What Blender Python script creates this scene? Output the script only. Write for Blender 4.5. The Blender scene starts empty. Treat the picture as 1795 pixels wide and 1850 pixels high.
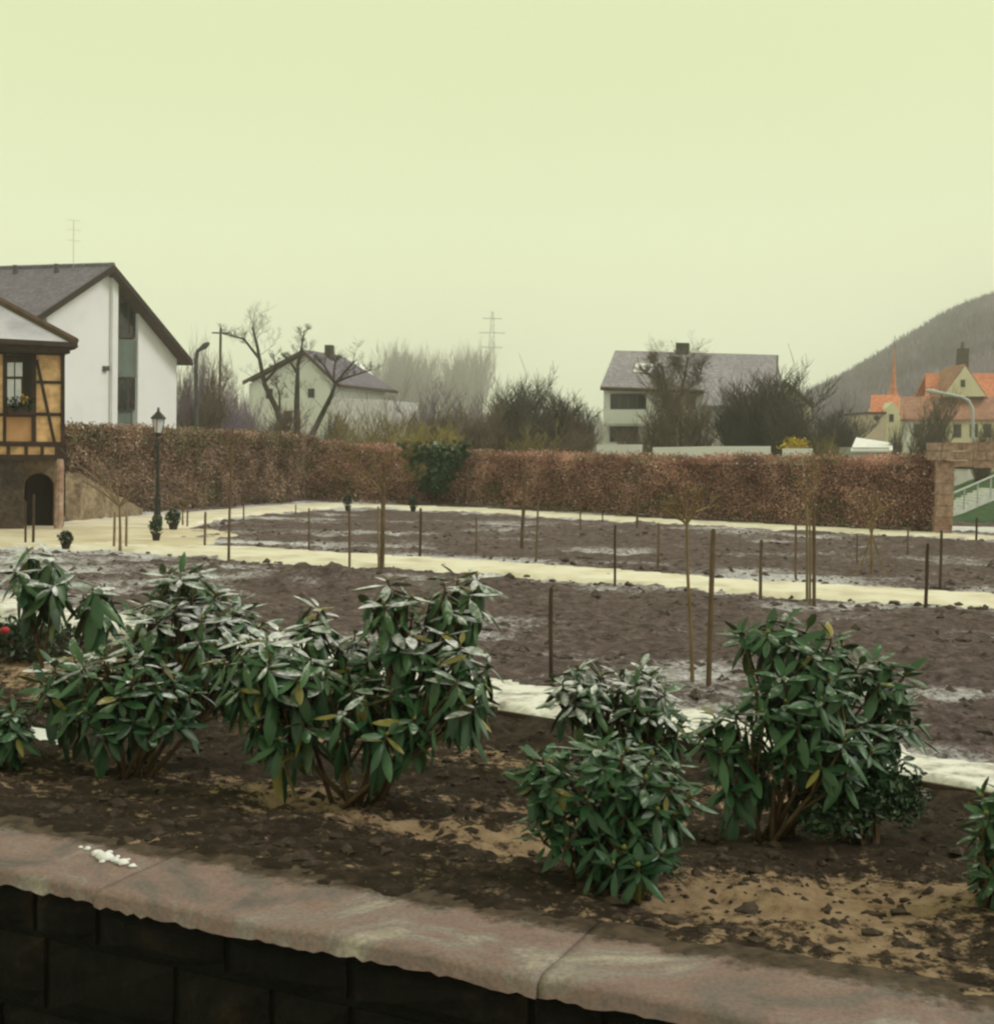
import bpy, math, random
import numpy as np
from mathutils import Vector, Matrix

random.seed(7)
RS = np.random.RandomState(11)
scene = bpy.context.scene
COL = scene.collection

# ------------------------------------------------------------------ camera
EYE = Vector((0.0, 0.0, 2.2))
FPX = 2410.0                      # focal length in photograph pixels (1795 wide)
PW, PH = 1795.0, 1850.0
PITCH = math.atan((925.0 - 805.0) / FPX)
ROLL = math.radians(1.28)
FWD = Vector((0, math.cos(PITCH), -math.sin(PITCH)))
_r0 = Vector((1, 0, 0)); _u0 = Vector((0, math.sin(PITCH), math.cos(PITCH)))
CR = _r0 * math.cos(ROLL) + _u0 * math.sin(ROLL)
CU = -_r0 * math.sin(ROLL) + _u0 * math.cos(ROLL)
cam_d = bpy.data.cameras.new('camera'); cam = bpy.data.objects.new('camera', cam_d); COL.objects.link(cam)
cam_d.sensor_fit = 'HORIZONTAL'; cam_d.sensor_width = 36.0; cam_d.lens = 36.0 * FPX / PW
cam_d.clip_start = 0.1; cam_d.clip_end = 6000
cam.matrix_world = Matrix(((CR.x, CU.x, -FWD.x, EYE.x), (CR.y, CU.y, -FWD.y, EYE.y), (CR.z, CU.z, -FWD.z, EYE.z), (0, 0, 0, 1)))
scene.camera = cam

# ------------------------------------------------------------------ world, sun, exposure
SUN_EL, SUN_AZ = math.radians(46), math.radians(86)      # azimuth from +Y towards +X
w = bpy.data.worlds.new('World'); scene.world = w; w.use_nodes = True
nt = w.node_tree; nt.nodes.clear()
o_ = nt.nodes.new('ShaderNodeOutputWorld'); bg = nt.nodes.new('ShaderNodeBackground')
sky = nt.nodes.new('ShaderNodeTexSky'); sky.sky_type = 'NISHITA'; sky.sun_disc = False
sky.sun_elevation = SUN_EL; sky.sun_rotation = SUN_AZ; sky.dust_density = 6.0; sky.air_density = 1.0
mx = nt.nodes.new('ShaderNodeMix'); mx.data_type = 'RGBA'
mx.inputs[0].default_value = 0.93                      # closed overcast cloud in front of the clear sky
cn = nt.nodes.new('ShaderNodeTexNoise'); cn.inputs['Scale'].default_value = 2.2; cn.inputs['Detail'].default_value = 4
cr_ = nt.nodes.new('ShaderNodeMix'); cr_.data_type = 'RGBA'                 # faint unevenness of the cloud sheet
cr_.inputs[6].default_value = (7.9, 8.6, 4.95, 1); cr_.inputs[7].default_value = (8.4, 9.1, 5.25, 1)
tc = nt.nodes.new('ShaderNodeTexCoord'); nt.links.new(tc.outputs['Generated'], cn.inputs['Vector'])
nt.links.new(cn.outputs['Fac'], cr_.inputs[0]); 
sx_ = nt.nodes.new('ShaderNodeSeparateXYZ'); nt.links.new(tc.outputs['Generated'], sx_.inputs[0])
hzr = nt.nodes.new('ShaderNodeMapRange'); hzr.interpolation_type = 'SMOOTHSTEP'           # overcast sky paler and brighter towards the horizon
for _i, _v in ((1, 0.0), (2, 0.30), (3, 1.0), (4, 0.0)): hzr.inputs[_i].default_value = _v
nt.links.new(sx_.outputs['Z'], hzr.inputs[0])
hmx = nt.nodes.new('ShaderNodeMix'); hmx.data_type = 'RGBA'; hmx.inputs[7].default_value = (10.5, 11.0, 7.7, 1)
nt.links.new(hzr.outputs[0], hmx.inputs[0]); nt.links.new(cr_.outputs[2], hmx.inputs[6]); nt.links.new(hmx.outputs[2], mx.inputs[7])
nt.links.new(sky.outputs[0], mx.inputs[6]); nt.links.new(mx.outputs[2], bg.inputs[0])
bg.inputs[1].default_value = 0.1
nt.links.new(bg.outputs[0], o_.inputs[0])
sd = bpy.data.lights.new('sun', 'SUN'); sd.energy = 1.5; sd.angle = math.radians(20); sd.color = (1.0, 0.94, 0.95)
so = bpy.data.objects.new('sun', sd); COL.objects.link(so)
_sd = Vector((math.sin(SUN_AZ) * math.cos(SUN_EL), math.cos(SUN_AZ) * math.cos(SUN_EL), math.sin(SUN_EL)))
so.rotation_euler = _sd.to_track_quat('Z', 'Y').to_euler(); so.location = (0, 0, 60)
scene.view_settings.view_transform = 'Standard'; scene.view_settings.look = 'None'
scene.view_settings.exposure = 0.0; scene.view_settings.gamma = 1.0; scene.view_settings.use_curve_mapping = False
scene.render.engine = 'CYCLES'
scene.cycles.use_denoising = True
scene.cycles.max_bounces = 6; scene.cycles.diffuse_bounces = 3; scene.cycles.glossy_bounces = 2
scene.cycles.transmission_bounces = 2; scene.cycles.volume_bounces = 4; scene.cycles.transparent_max_bounces = 4
scene.cycles.filter_width = 2.4

# ------------------------------------------------------------------ pixel helpers (photograph pixels -> points)
def ray(px, py):
    return (FWD + CR * ((px - PW / 2) / FPX) + CU * ((PH / 2 - py) / FPX))
def g(px, py, z=0.0):
    d = ray(px, py); t = (z - EYE.z) / d.z
    return EYE + d * t
def at(px, py, Y):
    d = ray(px, py); return EYE + d * (Y / d.y)
def vplane(P0, dx, dy):
    n = Vector((-dy, dx, 0)); k = n.dot(Vector(P0) - EYE)
    def f(px, py, out=0.0):
        d = ray(px, py); return EYE + d * ((k + out) / n.dot(d))
    return f
def proj(p):
    v = Vector(p) - EYE; z = v.dot(FWD)
    return PW / 2 + FPX * v.dot(CR) / z, PH / 2 - FPX * v.dot(CU) / z

# ------------------------------------------------------------------ numpy noise
def _hash(ix, iy, s):
    n = (ix.astype(np.int64) * 374761393 + iy.astype(np.int64) * 668265263 + s * 1274126177) & 0x7fffffff
    n = ((n ^ (n >> 13)) * 1274126177) & 0x7fffffff
    return ((n ^ (n >> 16)) & 0xffff) / 65535.0
def vnoise(x, y, s=0):
    x = np.asarray(x, float); y = np.asarray(y, float)
    ix = np.floor(x); iy = np.floor(y); fx = x - ix; fy = y - iy
    fx = fx * fx * (3 - 2 * fx); fy = fy * fy * (3 - 2 * fy)
    a = _hash(ix, iy, s); b = _hash(ix + 1, iy, s); c = _hash(ix, iy + 1, s); d = _hash(ix + 1, iy + 1, s)
    return (a + (b - a) * fx) * (1 - fy) + (c + (d - c) * fx) * fy
def fbm(x, y, octv=4, s=0, gain=0.5):
    t = 0; a = 1.0; tot = 0
    x = np.asarray(x, float); y = np.asarray(y, float)
    for i in range(octv):
        t = t + a * vnoise(x * 2.03 ** i + 17.3 * i, y * 2.03 ** i - 9.1 * i, s + i); tot += a; a *= gain
    return t / tot                                              # 0..1
def sstep(a, b, x):
    t = np.clip((x - a) / (b - a), 0, 1); return t * t * (3 - 2 * t)

# ------------------------------------------------------------------ materials
MATS = {}
def nodes(name):
    m = bpy.data.materials.new(name); m.use_nodes = True
    return m, m.node_tree, m.node_tree.nodes['Principled BSDF']
def noise_node(t, scale, detail=6, rough=0.6, vec=None, dist=0.0):
    n = t.nodes.new('ShaderNodeTexNoise'); n.inputs['Scale'].default_value = scale
    n.inputs['Detail'].default_value = detail; n.inputs['Roughness'].default_value = rough
    n.inputs['Distortion'].default_value = dist
    if vec is None:
        gm = t.nodes.new('ShaderNodeNewGeometry'); vec = gm.outputs['Position']
    t.links.new(vec, n.inputs['Vector']); return n.outputs['Fac']
def ramp(t, fac, stops):
    r = t.nodes.new('ShaderNodeValToRGB'); e = r.color_ramp.elements
    while len(e) < len(stops): e.new(0.5)
    for k, (p, c) in enumerate(stops):
        e[k].position = p; e[k].color = (*c, 1)
    t.links.new(fac, r.inputs[0]); return r.outputs[0]
def mixc(t, fac, a, b):
    m = t.nodes.new('ShaderNodeMix'); m.data_type = 'RGBA'
    for s, v in ((0, fac), (6, a), (7, b)):
        if isinstance(v, (float, int)): m.inputs[s].default_value = v
        elif isinstance(v, tuple): m.inputs[s].default_value = (*v, 1)
        else: t.links.new(v, m.inputs[s])
    return m.outputs[2]
def math_n(t, op, a, b=0.0, clamp=False):
    m = t.nodes.new('ShaderNodeMath'); m.operation = op; m.use_clamp = clamp
    for s, v in ((0, a), (1, b)):
        if isinstance(v, (float, int)): m.inputs[s].default_value = v
        else: t.links.new(v, m.inputs[s])
    return m.outputs[0]
def maprange(t, v, a, b, c=0.0, d=1.0):
    m = t.nodes.new('ShaderNodeMapRange'); m.clamp = True
    for s, x in ((1, a), (2, b), (3, c), (4, d)): m.inputs[s].default_value = x
    t.links.new(v, m.inputs[0]); return m.outputs[0]
def attr(t, name):
    a = t.nodes.new('ShaderNodeAttribute'); a.attribute_name = name; return a.outputs['Fac']
def bump(t, bs, h, strength=0.4, dist=0.02):
    b = t.nodes.new('ShaderNodeBump'); b.inputs['Strength'].default_value = strength; b.inputs['Distance'].default_value = dist
    t.links.new(h, b.inputs['Height']); t.links.new(b.outputs[0], bs.inputs['Normal'])
def pm(name, stops, scale=3.0, rough=0.85, bmp=0.3, bscale=None, bdist=0.02, spec=0.3, dist=0.0, fine=None):
    m, t, bs = nodes(name)
    f = noise_node(t, scale, dist=dist)
    c = ramp(t, f, stops)
    if fine:
        f2 = noise_node(t, fine, 3); c2 = mixc(t, maprange(t, f2, 0.35, 0.65), (0.68, 0.68, 0.68), (1.2, 1.2, 1.2))
        mm = t.nodes.new('ShaderNodeMix'); mm.data_type = 'RGBA'; mm.blend_type = 'MULTIPLY'; mm.inputs[0].default_value = 1.0
        t.links.new(c, mm.inputs[6]); t.links.new(c2, mm.inputs[7]); c = mm.outputs[2]
    t.links.new(c, bs.inputs['Base Color']); bs.inputs['Roughness'].default_value = rough
    bs.inputs['Specular IOR Level'].default_value = spec
    if bmp: bump(t, bs, noise_node(t, bscale or scale * 6, 5), bmp, bdist)
    MATS[name] = m; return m

SNOWC = (0.83, 0.80, 0.90)
def soil_mat(name, stops, snow=True, sand=None):
    m, t, bs = nodes(name)
    c = ramp(t, noise_node(t, 6.0, 11, 0.82), stops)
    if sand:
        c = mixc(t, maprange(t, math_n(t, 'ADD', attr(t, 'sand'), math_n(t, 'MULTIPLY', math_n(t, 'SUBTRACT', noise_node(t, 9, 9, 0.78), 0.5), 2.6)), 0.42, 0.66), c,
                 ramp(t, noise_node(t, 9, 6), sand))
    if snow:
        sf = math_n(t, 'ADD', attr(t, 'snow'), math_n(t, 'MULTIPLY', math_n(t, 'SUBTRACT', noise_node(t, 11, 10, 0.82), 0.5), 2.1))
        c = mixc(t, maprange(t, sf, 0.45, 0.85, 0.0, 0.86), c, SNOWC)
    t.links.new(c, bs.inputs['Base Color']); bs.inputs['Roughness'].default_value = 0.95
    bs.inputs['Specular IOR Level'].default_value = 0.15
    bump(t, bs, noise_node(t, 14, 9, 0.8), 0.9, 0.07)
    MATS[name] = m; return m
soil_mat('bed_soil', [(0.30, (0.014, 0.009, 0.007)), (0.5, (0.042, 0.027, 0.020)), (0.68, (0.11, 0.075, 0.058))],
         sand=[(0.3, (0.29, 0.18, 0.115)), (0.7, (0.53, 0.37, 0.255))])
soil_mat('garden_soil', [(0.34, (0.042, 0.029, 0.030)), (0.52, (0.145, 0.102, 0.105)), (0.70, (0.34, 0.255, 0.255))])
pm('clod', [(0.35, (0.018, 0.012, 0.010)), (0.65, (0.075, 0.05, 0.038))], 20, 0.95, 0.5)
pm('garden_clod', [(0.35, (0.03, 0.021, 0.02)), (0.62, (0.12, 0.086, 0.085))], 14, 0.95, 0.5)
pm('sand_path', [(0.3, (0.52, 0.45, 0.37)), (0.48, (0.70, 0.63, 0.53)), (0.7, (0.80, 0.75, 0.69))], 1.2, 0.95, 0.3, 14, 0.02)
pm('court', [(0.3, (0.48, 0.40, 0.30)), (0.5, (0.60, 0.51, 0.39)), (0.72, (0.72, 0.65, 0.55))], 0.9, 0.95, 0.25, 30)
pm('snow', [(0.3, (0.74, 0.72, 0.78)), (0.6, (0.85, 0.83, 0.88))], 4, 0.7, 0.3, 14)
pm('strip_snow', [(0.30, (0.12, 0.09, 0.09)), (0.43, (0.52, 0.48, 0.48)), (0.55, (0.74, 0.71, 0.71))], 5, 0.8, 0.4, 14)
pm('field', [(0.35, (0.09, 0.075, 0.05)), (0.55, (0.16, 0.15, 0.10)), (0.7, (0.42, 0.42, 0.42))], 0.15, 0.95, 0.0)
pm('grass', [(0.3, (0.03, 0.065, 0.03)), (0.7, (0.065, 0.115, 0.05))], 4, 0.95, 0.4, 30)
pm('yard', [(0.3, (0.04, 0.035, 0.03)), (0.7, (0.09, 0.08, 0.07))], 2, 0.95, 0.3, 20)
def coping_mat():
    m, t, bs = nodes('coping')
    c = ramp(t, noise_node(t, 1.3, 7, .62, dist=1.6), [(0.30, (0.10, 0.078, 0.08)), (0.42, (0.19, 0.15, 0.15)), (0.5, (0.26, 0.17, 0.16)), (0.57, (0.26, 0.21, 0.205)), (0.68, (0.44, 0.38, 0.34))])
    c = mixc(t, maprange(t, noise_node(t, 55, 4, .7), .42, .62, 0, .35), c, (0.07, 0.055, 0.05))
    d = math_n(t, 'ADD', attr(t, 'dirt'), math_n(t, 'MULTIPLY', math_n(t, 'SUBTRACT', noise_node(t, 10, 8, .75), .5), 1.6))
    c = mixc(t, maprange(t, d, .45, .75), c, ramp(t, noise_node(t, 14, 6), [(.35, (0.03, 0.02, 0.015)), (.65, (0.10, 0.068, 0.05))]))
    t.links.new(c, bs.inputs['Base Color']); bs.inputs['Roughness'].default_value = .92; bs.inputs['Specular IOR Level'].default_value = .25
    bump(t, bs, noise_node(t, 34, 8, .75), .6, .014); MATS['coping'] = m
coping_mat()
pm('shaded_wall_stone', [(0.40, (0.003, 0.0025, 0.0025)), (0.58, (0.007, 0.005, 0.004)), (0.74, (0.04, 0.024, 0.014))], 2.2, 0.95, 0.6, 25, fine=18)  # near-black because the shade on the wall face is put into the colour
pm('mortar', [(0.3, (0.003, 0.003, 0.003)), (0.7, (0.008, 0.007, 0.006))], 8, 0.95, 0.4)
pm('moss', [(0.3, (0.01, 0.02, 0.006)), (0.7, (0.03, 0.05, 0.015))], 20, 0.95, 0.5)
pm('stake', [(0.3, (0.085, 0.052, 0.034)), (0.7, (0.175, 0.115, 0.074))], 6, 0.85, 0.4)
pm('stake_dark', [(0.3, (0.035, 0.02, 0.016)), (0.7, (0.08, 0.048, 0.036))], 6, 0.85, 0.4)
pm('stake_pale', [(0.3, (0.17, 0.12, 0.075)), (0.7, (0.28, 0.21, 0.135))], 6, 0.85, 0.4)
pm('bark', [(0.3, (0.035, 0.025, 0.022)), (0.7, (0.085, 0.062, 0.055))], 5, 0.9, 0.4)
pm('bark_young', [(0.3, (0.13, 0.085, 0.045)), (0.7, (0.26, 0.18, 0.10))], 5, 0.9, 0.3)
pm('twig_purple', [(0.3, (0.16, 0.12, 0.165)), (0.7, (0.29, 0.225, 0.295))], 0.6, 0.9, 0)
pm('twig_brown', [(0.3, (0.095, 0.065, 0.055)), (0.7, (0.20, 0.15, 0.125))], 0.6, 0.9, 0)
pm('twig_dark', [(0.3, (0.045, 0.038, 0.036)), (0.7, (0.105, 0.09, 0.082))], 0.6, 0.9, 0)
pm('twig_yellow', [(0.3, (0.26, 0.20, 0.06)), (0.7, (0.38, 0.32, 0.11))], 0.6, 0.9, 0)
pm('twig_olive', [(0.3, (0.17, 0.125, 0.06)), (0.7, (0.26, 0.21, 0.10))], 0.6, 0.9, 0)
pm('forsythia', [(0.3, (0.45, 0.30, 0.02)), (0.7, (0.62, 0.46, 0.06))], 2, 0.9, 0)
pm('black_iron', [(0.3, (0.012, 0.014, 0.014)), (0.7, (0.03, 0.034, 0.033))], 5, 0.5, 0)
pm('grey_metal', [(0.3, (0.42, 0.43, 0.45)), (0.7, (0.55, 0.56, 0.58))], 3, 0.5, 0)
pm('dark_metal', [(0.3, (0.05, 0.05, 0.055)), (0.7, (0.09, 0.09, 0.095))], 3, 0.6, 0)
pm('white_plaster', [(0.25, (0.76, 0.75, 0.80)), (0.5, (0.82, 0.81, 0.86)), (0.8, (0.84, 0.83, 0.88))], 0.8, 0.9, 0.12, 20)
pm('grey_plaster', [(0.25, (0.45, 0.44, 0.46)), (0.6, (0.60, 0.585, 0.61))], 0.8, 0.9, 0.1, 20)
pm('cream_plaster', [(0.25, (0.62, 0.55, 0.43)), (0.6, (0.76, 0.69, 0.55))], 0.6, 0.9, 0.1, 20)
pm('pink_plaster', [(0.25, (0.50, 0.40, 0.36)), (0.6, (0.63, 0.52, 0.47))], 0.6, 0.9, 0.1, 20)
pm('orange_plaster', [(0.25, (0.52, 0.30, 0.15)), (0.5, (0.66, 0.41, 0.225)), (0.75, (0.73, 0.49, 0.30))], 1.6, 0.9, 0.2, 18, fine=5)
pm('pink_orange_plaster', [(0.25, (0.44, 0.23, 0.12)), (0.75, (0.56, 0.32, 0.18))], 1.6, 0.9, 0.2, 18)
pm('timber', [(0.3, (0.022, 0.012, 0.012)), (0.7, (0.05, 0.028, 0.026))], 5, 0.8, 0.3)
pm('brown_wood', [(0.3, (0.055, 0.032, 0.024)), (0.7, (0.11, 0.065, 0.045))], 4, 0.8, 0.2)
pm('slate', [(0.3, (0.125, 0.105, 0.15)), (0.7, (0.20, 0.17, 0.235))], 1.5, 0.85, 0.5, 9, 0.05, fine=7)
pm('slate_light', [(0.3, (0.25, 0.22, 0.28)), (0.7, (0.36, 0.32, 0.39))], 0.5, 0.85, 0.4, 8, 0.05, fine=5)
pm('roof_snow', [(0.3, (0.34, 0.32, 0.40)), (0.55, (0.47, 0.45, 0.53)), (0.8, (0.58, 0.56, 0.64))], 1.1, 0.85, 0.3, 9, 0.03)
pm('orange_tile', [(0.3, (0.50, 0.15, 0.085)), (0.7, (0.64, 0.23, 0.135))], 0.8, 0.85, 0.4, 6, 0.05, fine=4)
pm('brown_tile', [(0.3, (0.30, 0.14, 0.11)), (0.7, (0.42, 0.21, 0.16))], 0.8, 0.85, 0.4, 6, 0.05, fine=4)
pm('green_panel', [(0.3, (0.10, 0.125, 0.115)), (0.7, (0.15, 0.18, 0.165))], 2, 0.7, 0.1)
pm('glass', [(0.3, (0.010, 0.011, 0.013)), (0.7, (0.022, 0.023, 0.026))], 1, 0.12, 0, spec=0.35)
pm('curtain', [(0.3, (0.50, 0.50, 0.58)), (0.7, (0.66, 0.66, 0.74))], 9, 0.8, 0)
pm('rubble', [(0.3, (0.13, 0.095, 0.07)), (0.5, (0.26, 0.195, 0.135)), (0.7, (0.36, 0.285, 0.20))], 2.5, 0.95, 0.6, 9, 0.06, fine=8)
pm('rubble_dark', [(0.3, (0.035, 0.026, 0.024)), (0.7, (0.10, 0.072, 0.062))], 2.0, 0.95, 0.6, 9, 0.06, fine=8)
pm('sandstone', [(0.3, (0.24, 0.135, 0.115)), (0.5, (0.36, 0.225, 0.195)), (0.7, (0.45, 0.33, 0.29))], 2.0, 0.95, 0.4, 12, fine=9)
pm('dark_inside', [(0.3, (0.010, 0.008, 0.008)), (0.7, (0.02, 0.015, 0.014))], 2, 0.9, 0)
pm('terracotta', [(0.3, (0.03, 0.024, 0.022)), (0.7, (0.06, 0.046, 0.04))], 6, 0.9, 0.2)
pm('paving', [(0.3, (0.56, 0.55, 0.56)), (0.7, (0.72, 0.72, 0.74))], 5, 0.85, 0.3)
pm('hill', [(0.3, (0.14, 0.105, 0.17)), (0.5, (0.22, 0.17, 0.26)), (0.7, (0.34, 0.275, 0.39))], 0.06, 0.95, 0, fine=0.3)
pm('red_petal', [(0.3, (0.32, 0.015, 0.03)), (0.7, (0.45, 0.03, 0.05))], 10, 0.7, 0)
pm('flower_mix', [(0.3, (0.35, 0.18, 0.02)), (0.7, (0.5, 0.32, 0.05))], 30, 0.7, 0)
pm('bud', [(0.3, (0.13, 0.12, 0.03)), (0.7, (0.24, 0.21, 0.06))], 30, 0.6, 0)
pm('stem', [(0.3, (0.045, 0.026, 0.016)), (0.7, (0.12, 0.072, 0.038))], 12, 0.85, 0.3)

def leaf_mat(name, top, under, lo, hi, rough=0.42, spec=0.38, var=0.5):
    m, t, bs = nodes(name)
    gm = t.nodes.new('ShaderNodeNewGeometry'); oi = t.nodes.new('ShaderNodeObjectInfo')
    c = mixc(t, gm.outputs['Backfacing'], top, under)
    n1 = noise_node(t, 7, 3)
    v = math_n(t, 'ADD', math_n(t, 'MULTIPLY', oi.outputs['Random'], 0.6), math_n(t, 'MULTIPLY', n1, 0.8))
    k = maprange(t, v, 0.2, 1.2, 1 - var, 1 + var)
    hs = t.nodes.new('ShaderNodeHueSaturation'); t.links.new(c, hs.inputs['Color']); t.links.new(k, hs.inputs['Value'])
    hs.inputs['Hue'].default_value = 0.5
    c = hs.outputs[0]
    if hi is not None:
        sp = t.nodes.new('ShaderNodeSeparateXYZ'); t.links.new(gm.outputs['Normal'], sp.inputs[0])
        s = math_n(t, 'ADD', sp.outputs['Z'], math_n(t, 'MULTIPLY', math_n(t, 'SUBTRACT', noise_node(t, 24, 5, 0.7), 0.5), 1.1))
        sf = maprange(t, s, lo, hi, 0.0, 0.9)
        c = mixc(t, sf, c, SNOWC)
        t.links.new(maprange(t, sf, 0.0, 1.0, rough, 0.8), bs.inputs['Roughness'])
    else: bs.inputs['Roughness'].default_value = rough
    t.links.new(c, bs.inputs['Base Color']); bs.inputs['Specular IOR Level'].default_value = spec
    MATS[name] = m; return m
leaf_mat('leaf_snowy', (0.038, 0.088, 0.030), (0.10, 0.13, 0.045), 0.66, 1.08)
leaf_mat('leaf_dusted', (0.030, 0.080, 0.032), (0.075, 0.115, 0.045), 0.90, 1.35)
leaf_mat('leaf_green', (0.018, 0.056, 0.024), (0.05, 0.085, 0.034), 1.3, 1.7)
leaf_mat('leaf_yellow', (0.17, 0.145, 0.035), (0.22, 0.18, 0.06), 0.9, 1.4, rough=0.5)
leaf_mat('ivy_leaf', (0.022, 0.062, 0.028), (0.04, 0.08, 0.036), 0.95, 1.4)
leaf_mat('box_leaf', (0.014, 0.036, 0.018), (0.03, 0.05, 0.03), None, None)
leaf_mat('fine_leaf', (0.016, 0.038, 0.020), (0.03, 0.055, 0.025), None, None)
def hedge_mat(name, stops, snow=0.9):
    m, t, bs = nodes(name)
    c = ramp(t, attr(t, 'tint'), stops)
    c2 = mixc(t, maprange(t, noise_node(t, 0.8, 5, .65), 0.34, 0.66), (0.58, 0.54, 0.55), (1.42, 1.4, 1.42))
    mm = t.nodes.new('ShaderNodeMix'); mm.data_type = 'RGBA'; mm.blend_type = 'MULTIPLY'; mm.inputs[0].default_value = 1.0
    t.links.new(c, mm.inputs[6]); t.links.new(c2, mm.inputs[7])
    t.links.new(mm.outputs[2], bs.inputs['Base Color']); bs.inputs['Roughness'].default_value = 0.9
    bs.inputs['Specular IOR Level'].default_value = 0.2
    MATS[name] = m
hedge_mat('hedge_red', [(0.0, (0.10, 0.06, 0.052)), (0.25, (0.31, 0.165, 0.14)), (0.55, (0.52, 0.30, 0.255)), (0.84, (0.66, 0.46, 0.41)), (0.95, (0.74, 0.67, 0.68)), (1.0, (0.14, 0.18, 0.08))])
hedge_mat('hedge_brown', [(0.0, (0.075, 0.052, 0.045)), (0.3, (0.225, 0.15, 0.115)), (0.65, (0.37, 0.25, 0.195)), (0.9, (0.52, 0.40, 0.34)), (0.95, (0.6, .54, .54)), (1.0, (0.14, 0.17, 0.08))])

# ------------------------------------------------------------------ object helpers
ORG = {}
def link(o): COL.objects.link(o); return o
def tag(o, label=None, cat=None, group=None, kind=None):
    if label: o['label'] = label
    if cat: o['category'] = cat
    if group: o['group'] = group
    if kind: o['kind'] = kind
    return o
def thing(name, label, cat, loc=(0, 0, 0), group=None):
    o = link(bpy.data.objects.new(name, None)); o.location = loc; o.empty_display_size = 0.2
    ORG[o.name] = Vector(loc); return tag(o, label, cat, group)
def org(o): return ORG.get(o.name, Vector((0, 0, 0))) if o else Vector((0, 0, 0))
class MB:
    def __init__(s): s.v = []; s.f = []; s.t = []
    def poly(s, pts):
        k = len(s.v); s.v += [tuple(p) for p in pts]; s.f.append(tuple(range(k, k + len(pts)))); return s
    def prism(s, pts, vec):
        k = len(s.v); n = len(pts); vec = Vector(vec)
        s.v += [tuple(p) for p in pts] + [tuple(Vector(p) + vec) for p in pts]
        s.f.append(tuple(range(k, k + n))); s.f.append(tuple(range(k + 2 * n - 1, k + n - 1, -1)))
        for i in range(n):
            j = (i + 1) % n; s.f.append((k + j, k + i, k + n + i, k + n + j))
        return s
    def box(s, c, ax, ay, az):
        c = Vector(c); ax, ay, az = Vector(ax), Vector(ay), Vector(az)
        return s.prism([c - ax - ay - az, c + ax - ay - az, c + ax + ay - az, c - ax + ay - az], az * 2)
    def tube(s, pts, rad, sides=6, cap=True):
        pts = [Vector(p) for p in pts]; k0 = len(s.v); n = len(pts)
        if isinstance(rad, (int, float)): rad = [rad] * n
        for i in range(n):
            d = (pts[min(i + 1, n - 1)] - pts[max(i - 1, 0)]).normalized()
            a = d.cross(Vector((0.31, 0.95, 0.07)));
            if a.length < 1e-3: a = d.cross(Vector((1, 0, 0)))
            a.normalize(); b = d.cross(a)
            for q in range(sides):
                th = 2 * math.pi * q / sides
                s.v.append(tuple(pts[i] + (a * math.cos(th) + b * math.sin(th)) * rad[i]))
        for i in range(n - 1):
            for q in range(sides):
                q2 = (q + 1) % sides; u = k0 + i * sides
                s.f.append((u + q, u + q2, u + sides + q2, u + sides + q))
        if cap:
            s.f.append(tuple(k0 + q for q in range(sides - 1, -1, -1)))
            s.f.append(tuple(k0 + (n - 1) * sides + q for q in range(sides)))
        return s
    def lathe(s, c, prof, sides=12):
        k = len(s.v); c = Vector(c)
        for (r, z) in prof:
            for q in range(sides):
                th = 2 * math.pi * q / sides; s.v.append((c.x + r * math.cos(th), c.y + r * math.sin(th), c.z + z))
        for i in range(len(prof) - 1):
            for q in range(sides):
                q2 = (q + 1) % sides; u = k + i * sides; s.f.append((u + q, u + q2, u + sides + q2, u + sides + q))
        s.f.append(tuple(k + q for q in range(sides - 1, -1, -1))); u = k + (len(prof) - 1) * sides
        s.f.append(tuple(u + q for q in range(sides))); return s
    def mesh(s, name, mat, off=Vector((0, 0, 0)), smooth=False):
        me = bpy.data.meshes.new(name)
        v = np.array(s.v, float).reshape(-1, 3) - np.array(off)
        me.from_pydata(v.tolist(), [], s.f); me.materials.append(MATS[mat])
        if s.t:
            a = me.attributes.new('tint', 'FLOAT', 'POINT'); a.data.foreach_set('value', np.array(s.t, np.float32))
        if smooth: me.polygons.foreach_set('use_smooth', [True] * len(me.polygons))
        me.validate(); me.update(); return me
    def build(s, name, mat, parent=None, smooth=False, label=None, cat=None, group=None, kind=None, loc=None):
        off = org(parent)
        if parent is None and loc is not None: off = Vector(loc)
        o = link(bpy.data.objects.new(name, s.mesh(name, mat, off, smooth)))
        if parent is not None: o.parent = parent; ORG[o.name] = off
        elif loc is not None: o.location = loc; ORG[o.name] = off
        return tag(o, label, cat, group, kind)
def part(name, mat, parent, pts, vec, **k): return MB().prism(pts, vec).build(name, mat, parent, **k)
def kids(o): return [c for c in bpy.data.objects if c.parent == o]
def copy_tree(o, tree, parent=None):
    c = link(o.copy()); c.parent = parent
    for ch, sub in tree: copy_tree(ch, sub, c)
    return c
def tree_of(o): return [(c, tree_of(c)) for c in kids(o)]
def quads_mesh(name, mat, verts, tint=None, off=(0, 0, 0), per=4):
    """verts: (n*per,3) array, every `per` consecutive points are one face"""
    me = bpy.data.meshes.new(name); n = len(verts) // per
    me.vertices.add(n * per); me.vertices.foreach_set('co', (np.asarray(verts) - np.array(off)).astype(np.float32).ravel())
    me.loops.add(n * per); me.loops.foreach_set('vertex_index', np.arange(n * per, dtype=np.int32))
    me.polygons.add(n); me.polygons.foreach_set('loop_start', np.arange(0, n * per, per, dtype=np.int32))
    try: me.polygons.foreach_set('loop_total', np.full(n, per, dtype=np.int32))
    except Exception: pass
    me.materials.append(MATS[mat])
    if tint is not None:
        a = me.attributes.new('tint', 'FLOAT', 'POINT'); a.data.foreach_set('value', np.repeat(tint, per).astype(np.float32))
    me.update(calc_edges=True); me.validate(); return me
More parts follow.
